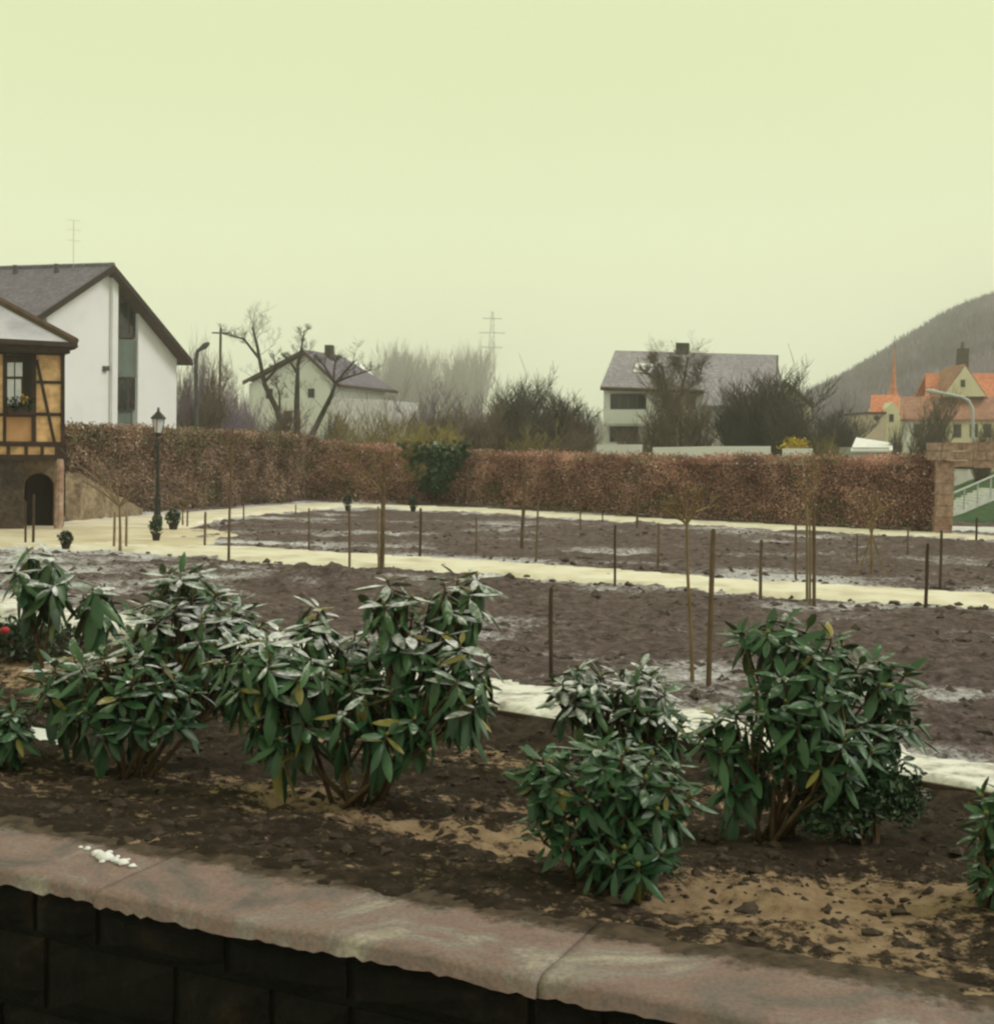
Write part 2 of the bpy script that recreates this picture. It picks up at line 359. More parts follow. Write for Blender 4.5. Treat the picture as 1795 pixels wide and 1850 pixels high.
def leaf_cloud(pts, size, asp=0.6, flat=0.0):
    """small diamond leaves at pts with random orientation"""
    n = len(pts); a = RS.normal(size=(n, 3)); a[:, 2] *= (1 - flat * 0.7); a /= np.linalg.norm(a, axis=1)[:, None]
    b = RS.normal(size=(n, 3)); b -= a * (a * b).sum(1)[:, None]; b /= np.linalg.norm(b, axis=1)[:, None]
    s = (size * (0.6 + 0.8 * RS.rand(n)))[:, None]
    v = np.stack([pts - a * s, pts + b * s * asp, pts + a * s, pts - b * s * asp], 1)
    return v.reshape(-1, 3)

# ------------------------------------------------------------------ layout lines (metres on the ground)
Z3 = Vector((0, 0, 1))
CW_F0, CW_F1 = g(0, 1572, 0.35), g(1400, 1850, 0.35)            # front edge of the coping
CW_B0, CW_B1 = g(0, 1482, 0.35), g(1795, 1790, 0.35)            # its back edge
CD = (CW_F1 - CW_F0).normalized(); CN = Vector((-CD.y, CD.x, 0))  # along / away from the camera
COPW = 0.5 * ((CW_B0 - CW_F0).dot(CN) + (CW_B1 - CW_F0).dot(CN))
def bed_h(x, y):
    s = (np.asarray(x) - CW_F0.x) * CN.x + (np.asarray(y) - CW_F0.y) * CN.y - COPW
    return 0.345 - 0.265 * sstep(0.1, 3.6, s)
def gb(px, py):
    p = g(px, py, 0.2)
    for _ in range(12): p = g(px, py, float(bed_h(p.x, p.y)))
    return p
STRIP = [g(-500, 1010), g(50, 1102), g(690, 1212), g(950, 1268), g(1250, 1318), g(1720, 1402), g(2100, 1480)]
EDG0, EDG1 = g(1000, 1304, .10), g(1787, 1442, .10)
def edge_side(x, y):
    d = (EDG1 - EDG0).normalized(); return (x - EDG0.x) * -d.y + (y - EDG0.y) * d.x
def seg_dist(x, y, pts, hws=None):
    """hw - distance to polyline (positive inside)"""
    best = np.full(np.shape(x), -1e9)
    for i in range(len(pts) - 1):
        a, b = pts[i], pts[i + 1]; dx, dy = b.x - a.x, b.y - a.y; L = dx * dx + dy * dy
        t = np.clip(((x - a.x) * dx + (y - a.y) * dy) / L, 0, 1)
        d = np.hypot(x - a.x - t * dx, y - a.y - t * dy)
        hw = 0 if hws is None else hws[i] + (hws[i + 1] - hws[i]) * t
        best = np.maximum(best, hw - d)
    return best
def strip_side(x, y):
    """positive beyond the strip's centre line (away from the camera)"""
    a, b = STRIP[1], STRIP[5]; d = (b - a).normalized(); n = Vector((-d.y, d.x, 0))
    return (x - a.x) * n.x + (y - a.y) * n.y
MID_N = [(-60, 992), (120, 998), (250, 1003), (420, 1013), (640, 1031), (870, 1042), (1000, 1050), (1300, 1075), (1500, 1089), (1795, 1106), (2200, 1132)]
MID_F = [(-60, 966), (120, 972), (250, 981), (420, 987), (640, 1000), (870, 1014), (1000, 1022), (1300, 1046), (1500, 1056), (1795, 1074), (2200, 1096)]
MID = [(g(*a) + g(*b)) / 2 for a, b in zip(MID_N, MID_F)]
MIDW = [max(0.45, seg * .8) for seg in [abs((g(*a) - g(*b)).dot(Vector((0.42, 0.9, 0)))) / 2 for a, b in zip(MID_N, MID_F)]]
FAR = [g(120, 962), g(200, 952), g(330, 936), g(450, 925), g(590, 913), g(720, 917), g(870, 923), g(1140, 940), g(1400, 953), g(1600, 963), g(1760, 972), g(2100, 990)]
FARW = [1.7, 1.8, 1.2, 1.0, 1.0, 1.05, 1.05, 1.1, 1.05, 0.9, 0.8, 0.8]
COURT = [g(60, 975), g(150, 968), g(240, 968), g(300, 985)]
COURTW = [2.2, 2.6, 2.3, 1.0]

# ------------------------------------------------------------------ ground sheets
_a = CW_F0 - CD * 420 + CN * 0.3; _b = CW_F0 + CD * 420 + CN * 0.3
_a.z = _b.z = -0.25
MB().poly([_a, _b, _b + CN * 640, _a + CN * 640]).build('ground', 'field', kind='structure')

def fan(y0, y1, th=0.62, cols=520, k=0.0062, kmin=0.022):
    ys = [y0]
    while ys[-1] < y1: ys.append(ys[-1] + max(kmin, k * ys[-1] * (1 + ys[-1] / 40)))
    ys = np.array(ys); ts = np.tan(np.linspace(-th, th, cols))
    Y, T = np.meshgrid(ys, ts, indexing='ij'); return T * Y, Y
def grid_mesh(name, mat, X, Y, Zv, keep=None, attrs=None, kind='structure', smooth=True):
    r, c = X.shape; idx = np.arange(r * c).reshape(r, c)
    F = np.stack([idx[:-1, :-1], idx[:-1, 1:], idx[1:, 1:], idx[1:, :-1]], -1).reshape(-1, 4)
    if keep is not None:
        kf = keep.ravel()[F].any(1) if keep.dtype == bool else None
        F = F[kf]
    used = np.unique(F); remap = np.full(r * c, -1); remap[used] = np.arange(len(used)); F = remap[F]
    V = np.stack([X.ravel(), Y.ravel(), Zv.ravel()], 1)[used]
    me = bpy.data.meshes.new(name)
    me.vertices.add(len(V)); me.vertices.foreach_set('co', V.astype(np.float32).ravel())
    me.loops.add(F.size); me.loops.foreach_set('vertex_index', F.astype(np.int32).ravel())
    me.polygons.add(len(F)); me.polygons.foreach_set('loop_start', np.arange(0, F.size, 4, dtype=np.int32))
    try: me.polygons.foreach_set('loop_total', np.full(len(F), 4, dtype=np.int32))
    except Exception: pass
    for k, v in (attrs or {}).items():
        a = me.attributes.new(k, 'FLOAT', 'POINT'); a.data.foreach_set('value', v.ravel()[used].astype(np.float32))
    me.materials.append(MATS[mat]); me.update(calc_edges=True); me.validate()
    if smooth: me.polygons.foreach_set('use_smooth', [True] * len(me.polygons))
    o = link(bpy.data.objects.new(name, me)); return tag(o, kind=kind)

# cultivated garden beyond the snow strip
X, Y = fan(7.0, 62.0, cols=460)
side = strip_side(X, Y)
rough = 0.10 * (fbm(X * 1.1, Y * 1.1, 3, 3) - 0.5) + 0.15 * (fbm(X * 4, Y * 4, 4, 8, .6) - 0.5)
pathd = np.maximum(seg_dist(X, Y, MID, MIDW), seg_dist(X, Y, FAR, FARW))
sn = 0.23 + 1.4 * (fbm(X * 0.45 + 4, Y * 0.75, 4, 21) - 0.5)
sn = sn + 0.34 * np.exp(-np.clip(-pathd, 0, 9) / 0.9) + 0.28 * np.exp(-np.abs(seg_dist(X, Y, STRIP)) / 0.9)
sn = sn + 0.20 * sstep(-2, -9, X) + 0.05
sn = sn - 0.10 * sstep(1.5, 5.0, X) * sstep(18, 13, Y) - 0.10 * sstep(6, 12, X)
sn = sn - 3.2 * rough
Zg = 0.0 + rough + 0.05 * sstep(0.0, -1.2, pathd)
# a few heaps of dug soil left of centre
for (px, py, r, h) in [(545, 1056, 0.5, 0.20), (450, 1046, 0.35, 0.17), (625, 1060, 0.5, 0.17), (390, 1038, 0.3, 0.12), (500, 1066, .35, .14), (700, 1068, .4, .12), (1540, 1010, 1.1, 0.15), (1750, 1000, 1.4, 0.18), (1130, 990, 1.3, 0.10)]:
    c = g(px, py); d2 = ((X - c.x) ** 2 + (Y - c.y) ** 2) / r ** 2
    Zg = Zg + h * np.exp(-d2) * (0.2 + 1.6 * fbm(X * 4, Y * 4, 4, 5, .6)); sn = sn - 0.25 * np.exp(-d2)
Zg = Zg - 0.07 * sstep(0.55, 0.1, np.abs(side))
grid_mesh('garden_soil', 'garden_soil', X, Y, Zg, keep=side > -0.25, attrs={'snow': sn})

# near planting bed between the coping and the strip
Xb, Yb = fan(3.0, 17.5, cols=560, k=0.0042, kmin=0.017)
sideb = strip_side(Xb, Yb)
sc_ = (Xb - CW_F0.x) * CN.x + (Yb - CW_F0.y) * CN.y - COPW
rb = 0.13 * (fbm(Xb * 1.7, Yb * 1.7, 3, 31) - 0.5) + 0.10 * (fbm(Xb * 6, Yb * 6, 4, 37, 0.6) - 0.5)
rb *= 0.35 + 0.65 * sstep(0.0, 0.8, sc_)
Zb = bed_h(Xb, Yb) + rb + (0.035 * (fbm(Xb * 5, Yb * 5, 4, 131, .65) - .5) - 0.02) * sstep(.25, .0, sc_) + .10 * np.minimum(sc_, 0) + .02 * sstep(.3, .05, sc_)
sand = 0.25 + 0.65 * (fbm(Xb * 0.8 + 3, Yb * 0.8, 3, 41) - 0.5)
for (px, py, rx, ry, a) in [(1480, 1625, 0.58, 0.38, 0.55), (1240, 1620, 0.25, 0.18, 0.35), (1700, 1610, 0.45, 0.22, 0.38), (800, 1500, 0.75, 0.22, 0.6), (470, 1420, 0.8, 0.28, 0.45), (560, 1335, 0.7, 0.4, 0.4), (960, 1470, 0.5, 0.2, 0.4), (1340, 1440, 0.5, 0.3, 0.45), (120, 1210, 0.9, 0.7, 0.5), (1620, 1720, 0.4, 0.2, 0.3), (900, 1370, .5, .4, .2)]:
    c = gb(px, py); dx = (Xb - c.x) * CD.x + (Yb - c.y) * CD.y; dy = (Xb - c.x) * CN.x + (Yb - c.y) * CN.y
    sand = sand + a * np.exp(-(dx / rx) ** 2 - (dy / ry) ** 2)
sand = sand - 2.2 * rb
snb = -0.12 + 0.5 * (fbm(Xb * 0.9, Yb * 0.9, 3, 51) - 0.5) + 0.30 * sstep(2.0, 4.5, sc_)
grid_mesh('planting_bed', 'bed_soil', Xb, Yb, Zb, keep=(edge_side(Xb, Yb) < 0.02) & (sc_ > -0.22), attrs={'sand': sand, 'snow': snb})

def path_sheet(name, mat, pts, hws, y0, y1, z, seed, amp=0.22, cols=420, k=0.006, keepx=None):
    X, Y = fan(y0, y1, cols=cols, k=k)
    d = seg_dist(X, Y, pts, hws) + amp * (fbm(X * 2.2, Y * 2.2, 4, seed, 0.6) - 0.5) * 2
    Z = z + 0.015 * (fbm(X * 3, Y * 3, 3, seed + 3) - 0.5) - 0.22 * sstep(0.10, -0.14, d)
    return grid_mesh(name, mat, X, Y, Z, keep=(d > -0.16))
path_sheet('garden_path', 'sand_path', MID, MIDW, 15, 34, 0.055, 61)
path_sheet('hedge_path', 'sand_path', FAR, FARW, 26, 52, 0.060, 71)
path_sheet('gravel_court', 'court', COURT, COURTW, 20, 36, 0.066, 77, amp=0.4)
path_sheet('snow_strip', 'strip_snow', STRIP, [.4, .42, .44, .46, .45, .40, .40], 6.5, 21, 0.06, 81, amp=0.30, k=0.004)
# trodden white path and grass bank seen through the gateway
p0 = [g(1724, 958), g(1800, 962), g(2100, 975)]
X, Y = fan(33, 47, th=0.62, cols=300)
d = seg_dist(X, Y, [g(1700, 958), g(1850, 962), g(2200, 976)], [1.6, 1.5, 1.4])
grid_mesh('drive_path', 'paving', X, Y, 0.075 - 0.2 * sstep(0.1, -0.1, d), keep=(d > -0.1) & (X > 12.6))
bk = MB(); n1, n2 = 30, 16
_A, _B = g(1690, 944), g(2100, 956); _S0, _S1 = at(1680, 942, 44.6), at(2060, 800, 49.5)
for j in range(n2):
    for i in range(n1):
        u_ = i / (n1 - 1); lo = _A.lerp(_B, u_); hi = _S0.lerp(_S1, u_); v_ = j / (n2 - 1)
        p = lo.lerp(hi, v_ / .55) if v_ <= .55 else hi + Vector((-.3, 6, -.15)) * ((v_ - .55) / .45)
        bk.v.append((p.x, p.y, p.z + .08 * (float(fbm(p.x * 2, p.y * 2, 3, 9)) - .5) - (.25 if j == 0 else 0)))
for j in range(n2 - 1):
    for i in range(n1 - 1): bk.f.append((j * n1 + i, j * n1 + i + 1, (j + 1) * n1 + i + 1, (j + 1) * n1 + i))
bk.build('grass_bank', 'grass', smooth=True, kind='structure')
# sunken yard on the camera's side of the wall
_a.z = _b.z = -1.4
yd = MB().poly([_b, _a, _a - CN * 30, _b - CN * 30])
yd.build('yard', 'yard', kind='structure')

# hill on the right, wooded
hl = MB(); nx, ny = 90, 46
OUT = [(1380, 752), (1462, 716), (1520, 690), (1580, 655), (1640, 618), (1680, 592), (1740, 563), (1795, 545), (1900, 518), (2100, 490), (2500, 470)]
crest = [at(px, py, 330 + 0.05 * (px - 1380)) for px, py in OUT]
HILLV = []
for i in range(nx):
    t = i / (nx - 1) * (len(crest) - 1); k = min(int(t), len(crest) - 2); P = crest[k].lerp(crest[k + 1], t - k)
    for j in range(ny):
        s = j / (ny - 1)                                   # 0 foot (towards camera) .. 0.6 crest .. 1 behind
        if s <= 0.6:
            q = s / 0.6; yy = P.y - 150 * (1 - q); z = -2 + (P.z + 2) * (math.sin(q * math.pi / 2) ** 1.25)
            x = P.x * (1 - 0.30 * (1 - q))
        else:
            q = (s - 0.6) / 0.4; yy = P.y + 260 * q; z = P.z * (1 - q ** 1.5) - 3 * q; x = P.x * (1 + 0.5 * q)
        z += (2.2 * (float(fbm(x / 14, yy / 14, 4, 91)) - 0.5) + 1.2 * (float(fbm(x / 4, yy / 4, 2, 95)) - 0.5)) * min(1, max(0, z / 8))
        hl.v.append((x, yy, z)); HILLV.append((x, yy, z))
for i in range(nx - 1):
    for j in range(ny - 1): hl.f.append((i * ny + j, (i + 1) * ny + j, (i + 1) * ny + j + 1, i * ny + j + 1))
hl.build('hill', 'hill', smooth=True, kind='structure')
HV = np.array(HILLV).reshape(nx, ny, 3)
tv = []
for q in range(26000):
    i = RS.randint(0, nx - 1); j = RS.randint(4, int(ny * 0.66)); a_, b_ = RS.rand(2)
    p = HV[i, j] * (1 - a_) * (1 - b_) + HV[i + 1, j] * a_ * (1 - b_) + HV[i, j + 1] * (1 - a_) * b_ + HV[i + 1, j + 1] * a_ * b_
    if p[2] < 3: continue
    h = 0.8 + 1.9 * RS.rand(); wd = 0.12 + 0.3 * RS.rand(); l = RS.normal(0, 0.5, 2)
    tv += [(p[0] - wd, p[1], p[2] - 0.5), (p[0] + wd, p[1] + RS.normal(0, .4), p[2] - 0.5), (p[0] + l[0], p[1] + l[1], p[2] + h)]
wo = link(bpy.data.objects.new('hillside_wood', quads_mesh('hillside_wood', 'hill', np.array(tv), per=3)))
tag(wo, 'bare purple brown wood covering the hill behind the orange roofs', 'wood', kind='stuff')

# ------------------------------------------------------------------ near stone wall with coping
wall = thing('stone_wall', 'low stone garden wall, shade painted into its dark face, with broad weathered sandstone coping', 'wall', tuple(CW_F0 - Z3 * 1.75 + CN * 0.3))
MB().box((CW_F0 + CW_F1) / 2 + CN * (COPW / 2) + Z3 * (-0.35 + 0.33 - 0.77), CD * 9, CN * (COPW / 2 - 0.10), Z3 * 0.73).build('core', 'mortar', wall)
# coping slabs
u = -4.2; k = 0
base0 = CW_F0
while u < 6.5:
    L = random.uniform(1.9, 2.6); n1 = int(L / 0.035); n2 = int((COPW + 0.06) / 0.035); mb = MB()
    fo = random.uniform(-0.012, 0.012); tz = random.uniform(-0.003, 0.003)
    def topz(uu, vv):
        return 0.35 + tz + 0.028 * (float(fbm(uu * 2.3, vv * 2.3, 4, 101)) - 0.5) + 0.012 * (float(fbm(uu * 11, vv * 11, 3, 105)) - 0.5)
    rows = []
    for j in range(n2 + 1):
        v = -0.0 + (COPW + 0.05) * j / n2; row = []
        for i in range(n1 + 1):
            uu = u + 0.002 + (L - 0.004) * i / n1
            e = min(v / 0.035, 1.0); eu = min(min(i, n1 - i) * L / n1 / 0.05, 1.0)
            z = topz(uu, v) - 0.018 * (1 - e) ** 2 - 0.002 * (1 - eu) ** 2
            vv = v + (fo + 0.06 * (float(fbm(uu * 1.1, 0.5, 2, 111)) - 0.5) + 0.003 * (float(fbm(uu * 14, 3.5, 2, 113)) - 0.5)) * (1 - min(v / 0.25, 1))
            p = base0 + CD * uu + CN * vv; row.append(len(mb.v)); mb.v.append((p.x, p.y, z))
        rows.append(row)
    for j in range(n2):
        for i in range(n1): mb.f.append((rows[j][i], rows[j][i + 1], rows[j + 1][i + 1], rows[j + 1][i]))
    ring = rows[0] + [r[-1] for r in rows[1:]] + rows[-1][-2::-1] + [r[0] for r in rows[-2:0:-1]]
    kb = len(mb.v)
    for q in ring: x_, y_, z_ = mb.v[q]; mb.v.append((x_, y_, 0.27 + 0.02 * random.random()))
    nr = len(ring)
    for q in range(nr): mb.f.append((ring[(q + 1) % nr], ring[q], kb + q, kb + (q + 1) % nr))
    mb.f.append(tuple(kb + q for q in range(nr)))
    cs_o = mb.build('coping_slab', 'coping', wall, smooth=True)
    dv = [((p_.co + org(wall)) - base0).dot(CN) / COPW for p_ in cs_o.data.vertices]
    da = cs_o.data.attributes.new('dirt', 'FLOAT', 'POINT'); da.data.foreach_set('value', [1.15 * max(0, (q_ - .45) / .55) ** 1.3 for q_ in dv])
    u += L; k += 1
# face stones
def rough_stone(c, ax, ay, az, seed):
    rr = random.Random(seed); mb = MB(); n = 4; vs = {}
    for i in range(n + 1):
        for j in range(n + 1):
            a = i / n * 2 - 1; b = j / n * 2 - 1
            ed = max(abs(a), abs(b)); bulge = (1 - ed ** 4) * 0.9 + 0.1
            p = c + ax * a * (0.97 + 0.03 * rr.random()) + az * b * (0.96 + 0.04 * rr.random()) - ay * (bulge * (0.8 + 0.4 * rr.random()))
            vs[i, j] = len(mb.v); mb.v.append(tuple(p))
    for i in range(n):
        for j in range(n): mb.f.append((vs[i, j], vs[i + 1, j], vs[i + 1, j + 1], vs[i, j + 1]))
    ring = [vs[i, 0] for i in range(n)] + [vs[n, j] for j in range(n)] + [vs[i, n] for i in range(n, 0, -1)] + [vs[0, j] for j in range(n, 0, -1)]
    kb = len(mb.v)
    for q in ring: mb.v.append(tuple(Vector(mb.v[q]) + ay * 3))
    for q in range(len(ring)): mb.f.append((ring[(q + 1) % len(ring)], ring[q], kb + q, kb + (q + 1) % len(ring)))
    return mb
zt = 0.27; row = 0
while zt > -1.4:
    h = random.uniform(0.16, 0.34); u = -3.2 + random.random() * 0.3
    while u < 4.0:
        L = random.uniform(0.22, 0.75)
        c = CW_F0 + CD * (u + L / 2) + CN * 0.085; c.z = zt - h / 2
        rough_stone(c, CD * (L / 2 - 0.012), CN * 0.045, Z3 * (h / 2 - 0.012), int(u * 1000) + row).build('stone', 'shaded_wall_stone', wall, smooth=False)
        u += L
    zt -= h; row += 1
# a tuft of moss and a few crumbs of snow on the coping
sc0 = gb(190, 1545); sp = thing('snow_clump', 'small crumbling clump of white snow lying on the coping', 'snow', (sc0.x, sc0.y, 0.355))
for (px, py, r) in [(158, 1530, .014), (176, 1540, .024), (192, 1547, .032), (208, 1551, .018), (222, 1556, .024), (240, 1561, .014), (198, 1536, .012), (146, 1527, .009), (212, 1544, .010), (184, 1553, .011), (232, 1549, .008)]:
    p = g(px, py, 0.36); mb = MB(); mb.lathe(p - Z3 * 0.012, [(r * 1.1, 0), (r * 1.25, r * .25), (r * 0.8, r * .7), (r * .3, r * .9)], 8)
    mb.v = [(x + random.uniform(-1, 1) * r * .3, y + random.uniform(-1, 1) * r * .3, z) for x, y, z in mb.v]
    mb.build('lump', 'snow', sp, smooth=True)

# ------------------------------------------------------------------ hedges
def hedge(name, label, pts, hs, thick, mat, n_leaf, size, group, endcap=True):
    """pts: base line of the visible face; the hedge body lies behind it"""
    t = thing(name, label, 'hedge', tuple(pts[0]), group)
    V = []; T = []
    tot = sum((pts[i + 1] - pts[i]).length for i in range(len(pts) - 1))
    core = MB()
    for i in range(len(pts) - 1):
        a, b = pts[i], pts[i + 1]; d = b - a; L = d.length; d = d / L; nrm = Vector((-d.y, d.x, 0))
        h0, h1 = hs[i], hs[i + 1]; n = int(n_leaf * L / tot)
        u = RS.rand(n); hh = h0 + (h1 - h0) * u
        sel = RS.rand(n); zz = RS.rand(n) ** 0.9; dep = np.abs(RS.normal(0, 0.11, n))
        top = sel > 0.64; dep = np.where(top, RS.rand(n) * thick, dep); z = np.where(top, hh + RS.normal(-.05, 0.08, n), zz * hh)
        z = np.maximum(z, 0.04)
        ux = u * L
        wob = 0.30 * (fbm(ux * 0.9, z * 1.6, 3, 7) - 0.5) + 0.08 * (fbm(ux * 4, z * 4, 2, 17) - 0.5)
        z = np.where(top, z + 0.34 * (fbm(ux * 1.6, dep * 2, 4, 27, .65) - 0.5), z)
        P = np.array(a)[None, :] + np.outer(ux, np.array(d)) + np.outer(dep + wob, np.array(nrm)); P[:, 2] = z
        V.append(leaf_cloud(P, size, 0.55))
        tt = np.clip(0.24 + 0.40 * RS.rand(n) + 0.75 * (fbm(ux * 1.5, z * 2.0, 4, 57) - 0.5), 0, 0.9)
        tt = np.where(RS.rand(n) < 0.025, 0.95, tt); tt = np.where((RS.rand(n) < 0.05) & (z < 0.7 * hh), 1.0, tt)
        tt = np.where((fbm(ux * .8 + 3, z * 1.4, 3, 77) > .60) & (RS.rand(n) < .28), 1.0, tt)
        T.append(tt)
        q0 = a + nrm * 0.16; q1 = b + nrm * 0.16; q2 = b + nrm * (thick - 0.1); q3 = a + nrm * (thick - 0.1)
        mb = core; kb = len(mb.v)
        for (p, h) in ((q0, h0), (q1, h1), (q2, h1), (q3, h0)):
            mb.v.append((p.x, p.y, 0.12)); mb.v.append((p.x, p.y, h - 0.20))
        for f in ((0, 2, 3, 1), (2, 4, 5, 3), (4, 6, 7, 5), (6, 0, 1, 7), (1, 3, 5, 7)): mb.f.append(tuple(kb + x for x in f))
        # end caps leaves
        for e, (p, h) in enumerate(((a, h0), (b, h1))):
            m = 900 if (i == 0 and e == 0) or (i == len(pts) - 2 and e == 1) else 0; P = np.array(p)[None, :] + np.outer(RS.normal(0, 0.05, m), np.array(d)) + np.outer(RS.rand(m) * thick, np.array(nrm)); P[:, 2] = RS.rand(m) * h
            V.append(leaf_cloud(P, size, 0.55)); T.append(np.clip(RS.rand(m) * 0.8, 0, 1))
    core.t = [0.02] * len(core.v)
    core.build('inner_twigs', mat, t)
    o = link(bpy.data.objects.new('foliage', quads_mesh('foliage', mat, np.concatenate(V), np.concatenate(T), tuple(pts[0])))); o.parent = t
    tag(o, kind='stuff')
    # stems at the foot
    st = MB()
    for i in range(len(pts) - 1):
        a, b = pts[i], pts[i + 1]; d = b - a; L = d.length; d = d / L; nrm = Vector((-d.y, d.x, 0))
        for q in range(int(L / 0.22)):
            p = a + d * (q * 0.22 + random.uniform(-.06, .06)) + nrm * random.uniform(0.05, 0.2)
            st.tube([Vector((p.x, p.y, -0.1)), Vector((p.x + random.uniform(-.08, .08), p.y, 0.5)), Vector((p.x + random.uniform(-.2, .2), p.y + random.uniform(-.05, .1), 1.1))], [0.016, 0.012, 0.005], 3)
    tag(st.build('stems', 'twig_brown', t), kind='stuff')
    return t
H_A = g(128, 938); H_C = g(572, 905); H_E = g(1688, 963)
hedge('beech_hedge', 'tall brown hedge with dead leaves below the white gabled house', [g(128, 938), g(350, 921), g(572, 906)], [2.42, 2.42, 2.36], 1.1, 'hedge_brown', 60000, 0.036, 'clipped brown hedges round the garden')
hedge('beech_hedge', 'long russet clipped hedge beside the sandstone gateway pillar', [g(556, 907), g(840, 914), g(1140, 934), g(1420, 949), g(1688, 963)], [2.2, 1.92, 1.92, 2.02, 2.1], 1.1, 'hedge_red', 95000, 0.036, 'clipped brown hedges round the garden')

# ivy clump growing over the hedge
def blob_points(n, shape):
    return np.array([shape() for _ in range(n)])
iv = g(783, 912); Yi = iv.y - 0.75
ivt = thing('ivy_bush', 'dark evergreen ivy clump bulging over the russet hedge', 'ivy', (iv.x, iv.y, 0.0))
P = []
while len(P) < 3600:
    py = random.uniform(798, 888); f = (py - 798) / 90
    cx = 786 - 4 * f; hw = 52 * (1 - f) ** 0.75 + 14 + 8 * math.sin(py * 0.3)
    px = cx + random.uniform(-1, 1) * hw
    if py < 812 + 8 * math.sin(px * 0.11) and random.random() < 0.75: continue
    q = at(px, py, Yi - random.random() ** 2 * 0.45 * (1 - abs(px - cx) / hw)); P.append(tuple(q))
o = link(bpy.data.objects.new('foliage', quads_mesh('foliage', 'ivy_leaf', leaf_cloud(np.array(P), 0.085, 0.75), off=tuple(org(ivt))))); o.parent = ivt; tag(o, kind='stuff')
mb = MB()
for q in range(5):
    b = at(780 + q * 3, 914, Yi + 0.1); tp = at(765 + q * 11, 818, Yi); mb.tube([b, b.lerp(tp, .5) + Vector((random.uniform(-.1, .1), 0, 0)), tp], [0.03, 0.022, 0.01], 4)
mb.build('stems', 'bark', ivt)

# ------------------------------------------------------------------ half-timbered house on the left
TP = g(105, 960); fd = Vector((0.9, 0.436, 0)).normalized(); sdv = Vector((-fd.y, fd.x, 0)); outv = -sdv
F = vplane(TP, fd.x, fd.y)
th = thing('timbered_house', 'half timbered house with orange panels on a stone base', 'house', tuple(TP))
def fpt(px, py, off=0.0): return F(px, py) + outv * off
# plaster panels (behind the beams)
def panel(px0, py0, px1, py1, mat='orange_plaster', py0r=None, py1r=None):
    pts = [fpt(px0, py1), fpt(px1, py1r or py1), fpt(px1, py0r or py0), fpt(px0, py0)]
    part('plaster_panel', mat, th, pts, sdv * 0.12)
for a in [(-118, 640, -70, 690), (-118, 690, -70, 750), (-118, 750, -70, 800), (-70, 640, -32, 690), (-70, 690, -32, 750), (-70, 750, -32, 800), (-32, 640, 10, 750), (-32, 750, 8, 800),
          (10, 750, 60, 800), (60, 636, 114, 690), (60, 690, 114, 750), (60, 750, 114, 802)]:
    panel(*a, mat='pink_orange_plaster' if a[0] == 10 else 'orange_plaster')
panel(-118, 800, 112, 828, py0r=803, py1r=826)
part('wall', 'orange_plaster', th, [fpt(-120, 829) + sdv * 0.14, fpt(116, 826) + sdv * 0.14, fpt(116, 622) + sdv * 0.14, fpt(-120, 612) + sdv * 0.14], sdv * 4.5)
def beam(pa, pb, wpx, proud=0.035, name='beam'):
    a = Vector(pa); b = Vector(pb)
    dx, dy = b.x - a.x, b.y - a.y; L = math.hypot(dx, dy); nx_, ny_ = -dy / L * wpx / 2, dx / L * wpx / 2
    pts = [fpt(a.x + nx_, a.y + ny_, proud), fpt(b.x + nx_, b.y + ny_, proud), fpt(b.x - nx_, b.y - ny_, proud), fpt(a.x - nx_, a.y - ny_, proud)]
    part(name, 'timber', th, pts, sdv * (proud + 0.06))
V2 = lambda x, y: Vector((x, y))
from mathutils import Vector as _V
def bm(x0, y0, x1, y1, w_, pr=0.035): beam(_V((x0, y0)), _V((x1, y1)), w_, pr)
bm(-120, 626, 118, 634, 17, 0.05)                 # top plate
bm(-120, 800, 116, 803, 9, 0.045); bm(-120, 826, 118, 827, 11, 0.06)
bm(113, 636, 113, 822, 7, 0.055); bm(61, 640, 61, 798, 8, 0.04); bm(8, 640, 8, 798, 6, 0.04); bm(-34, 640, -34, 798, 7, 0.04); bm(-72, 640, -72, 798, 7, 0.04); bm(-116, 640, -116, 820, 7, 0.055)
bm(66, 690, 110, 691, 5.5, 0.030); bm(65, 748, 110, 749, 6, 0.030); bm(12, 750, 57, 750, 6, 0.032); bm(-68, 690, -38, 690, 5.5, .03); bm(-112, 750, 5, 749, 6, .028)
bm(66, 650, 98, 798, 5.5, 0.026); bm(-80, 650, -110, 798, 5.5, 0.026)
for x in (-95, -60, -25, 15, 47, 76, 104): bm(x, 805, x, 822, 6 if x < 100 else 10, 0.05)
# window in the dark frame, curtains, mullions, flower box
wn = part('window', 'timber', th, [fpt(11, 748, .03), fpt(57, 748, .03), fpt(57, 641, .03), fpt(11, 641, .03)], sdv * 0.16)
for (x0, x1, y0, y1) in [(13, 25, 655, 680), (27.5, 40, 655, 680), (13, 25, 685, 735), (27.5, 38, 685, 728)]:
    part('pane', 'curtain', wn, [fpt(x0, y1, .034), fpt(x1, y1, .034), fpt(x1, y0, .034), fpt(x0, y0, .034)], sdv * 0.02)
part('shutter', 'dark_inside', wn, [fpt(42, 742, .05), fpt(57, 742, .05), fpt(57, 646, .05), fpt(42, 646, .05)], sdv * 0.018)
fbx = thing('flower_box', 'dark window box of fading flowers below the timbered window', 'flower box', tuple(fpt(38, 750, 0.12)))
part('box', 'timber', fbx, [fpt(12, 750, .22), fpt(60, 751, .22), fpt(60, 738, .22), fpt(12, 737, .22)], sdv * 0.18)
P = np.array([tuple(fpt(random.uniform(12, 60), random.uniform(716, 740) if random.random() < .4 else random.uniform(728, 742), random.uniform(0.05, 0.24))) for _ in range(260)])
